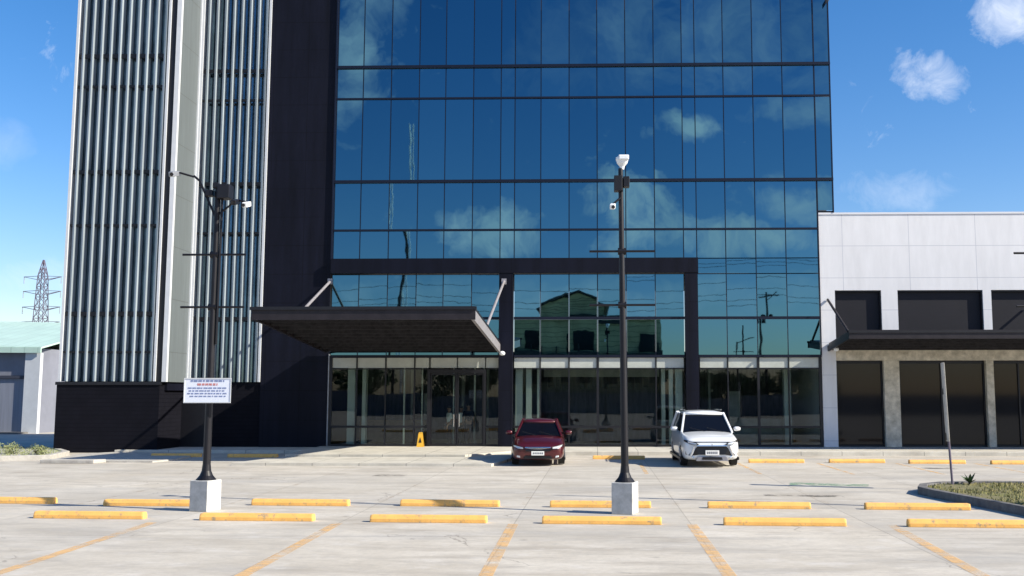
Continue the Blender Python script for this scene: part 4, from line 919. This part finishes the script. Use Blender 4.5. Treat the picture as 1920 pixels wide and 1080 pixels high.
def utility(loc, h, label, lean=0, gear=True):
    P = empty('utility_pole', loc, label, 'utility pole')
    MB().tube((0,0,0), (lean,0,h), .17, .11, 10).build('pole', 'wood_pole', P)
    if gear:
        MB().bar((lean-.9,0,h-.5), (lean+1.3,0,h-.2), .12).build('cross_arm', 'wood_pole', P)
        MB().bar((lean,0,h-.9), (lean+1.1,0,h+.05), .08).build('brace', 'wood_pole', P)
        for s_ in (-1,1): MB().lathe([(.25,0),(.25,.8),(.1,.9)], (lean*.8+s_*.42,0,h-3.4), 12).build('transformer', 'wood_pole', P)
    return P
utility((19.2,-33,0), 13.2, 'dark utility pole with two transformers across the road, mirrored in the right glass')
LP_ = empty('road_lamp', (15.0,-33,0), 'road lamp across the road, mirrored low in the right glass', 'street lamp')
MB().tube((0,0,0), (0,0,8.6), .1, .07).build('pole', 'wood_pole', LP_); MB().bar((0,0,8.5), (1.5,0,9.0), .09).build('arm', 'wood_pole', LP_); MB().bar((1.3,0,8.95), (2.0,0,9.1), .25,.12).build('lamp_head', 'wood_pole', LP_)
LQ = empty('road_lamp', (-23.0,-33,0), 'curved dark lamp post across the road, mirrored above the entrance canopy', 'street lamp')
mb = MB(); pts = [(-.6,0,0),(-.3,0,10),(-.05,0,12),(.35,0,15),(.55,0,18),(.45,0,20.2),(.2,0,21.4)]
for a, b_ in zip(pts[:-1], pts[1:]): mb.tube(a, b_, .18, .17, 8)
mb.build('pole', 'wood_pole', LQ)
MA = empty('radio_mast', (-23.8,-40,0), 'slender white lattice mast, mirrored in the upper glass', 'mast')
mb = MB()
for z0 in range(0, 36, 3):
    for i in range(3):
        a0 = 2.1*i; a1 = 2.1*(i+1); p0 = Vector((.28*math.cos(a0), .28*math.sin(a0), z0)); p1 = Vector((.28*math.cos(a0), .28*math.sin(a0), z0+3)); p2 = Vector((.28*math.cos(a1), .28*math.sin(a1), z0+3))
        mb.tube(p0, p1, .06, n=6); mb.bar(p0, p2, .05)
mb.build('lattice', 'white_plastic', MA)
for k, (z, x0, x1) in enumerate([(17.7,-40,60),(17.2,-40,60),(15.0,-40,60),(13.6,-40,60),(12.9,-40,60)]):
    mb = MB(); prev = None
    for i in range(41):
        t_ = i/40; x = x0+(x1-x0)*t_; p_ = (x, -33+k*.35, z-.5*math.sin(math.pi*((x-19.2) % 40)/40)*1.6)
        if prev: mb.tube(prev, p_, .025, n=4)
        prev = p_
    tag(mb.build('power_line', 'wood_pole', off=(0,-33,z)), 'sagging overhead power line across the road, mirrored in the glass', 'power line', 'power lines across the road')
def tree(loc, h, w, seed, label):
    r_ = random.Random(seed); P = empty('tree', loc, label, 'tree', 'trees across the road')
    tk = MB().tube((0,0,0), (0,0,h*.45), .22, .14, 8)
    for k in range(6):
        a = r_.uniform(0, 6.28); tk.tube((0,0,h*.4), (w*.6*math.cos(a), w*.6*math.sin(a), h*r_.uniform(.6,.85)), .09, .03, 6)
    tk.build('trunk', 'bark', P); mb = MB()
    cl_ = [(r_.gauss(0,w*.42), r_.gauss(0,w*.42), h*r_.uniform(.45,.9), w*r_.uniform(.25,.42)) for _ in range(14)]
    for k in range(1800):
        c_ = r_.choice(cl_); d = Vector((r_.gauss(0,1), r_.gauss(0,1), r_.gauss(0,1))).normalized()*c_[3]*r_.uniform(.4,1.1); p_ = Vector(c_[:3])+d; s_ = r_.uniform(.15,.3)
        t1 = Vector((r_.uniform(-1,1), r_.uniform(-1,1), r_.uniform(-1,1))).normalized(); t2 = t1.cross(Vector((r_.uniform(-1,1),.3,r_.uniform(-1,1)))).normalized()
        mb.add([p_-t1*s_, p_+t2*s_*.6, p_+t1*s_, p_-t2*s_*.6], [(0,1,2,3)])
    mb.build('crown', 'leaf', P)
for i, (x, h, w) in enumerate([(11.5,5.2,2.6),(14.5,5.0,3),(17.5,4.6,2.8),(21.5,5.2,3),(26,5.4,3),(-14,5.5,3),(-18,5.0,3),(-27,5.6,3.4),(-33,5.2,3)]):
    tree((x,-34-(i%3),0), h, w, 20+i, 'leafy tree across the road, mirrored low in the ground floor glass')
BW = tag(MB().box(-60, -32.2, 0, 60, -32, 2.3).build('boundary_wall', 'warehouse_wall', off=(0,-32,0)), 'long low boundary wall across the road, mirrored in the ground floor glass', 'wall')
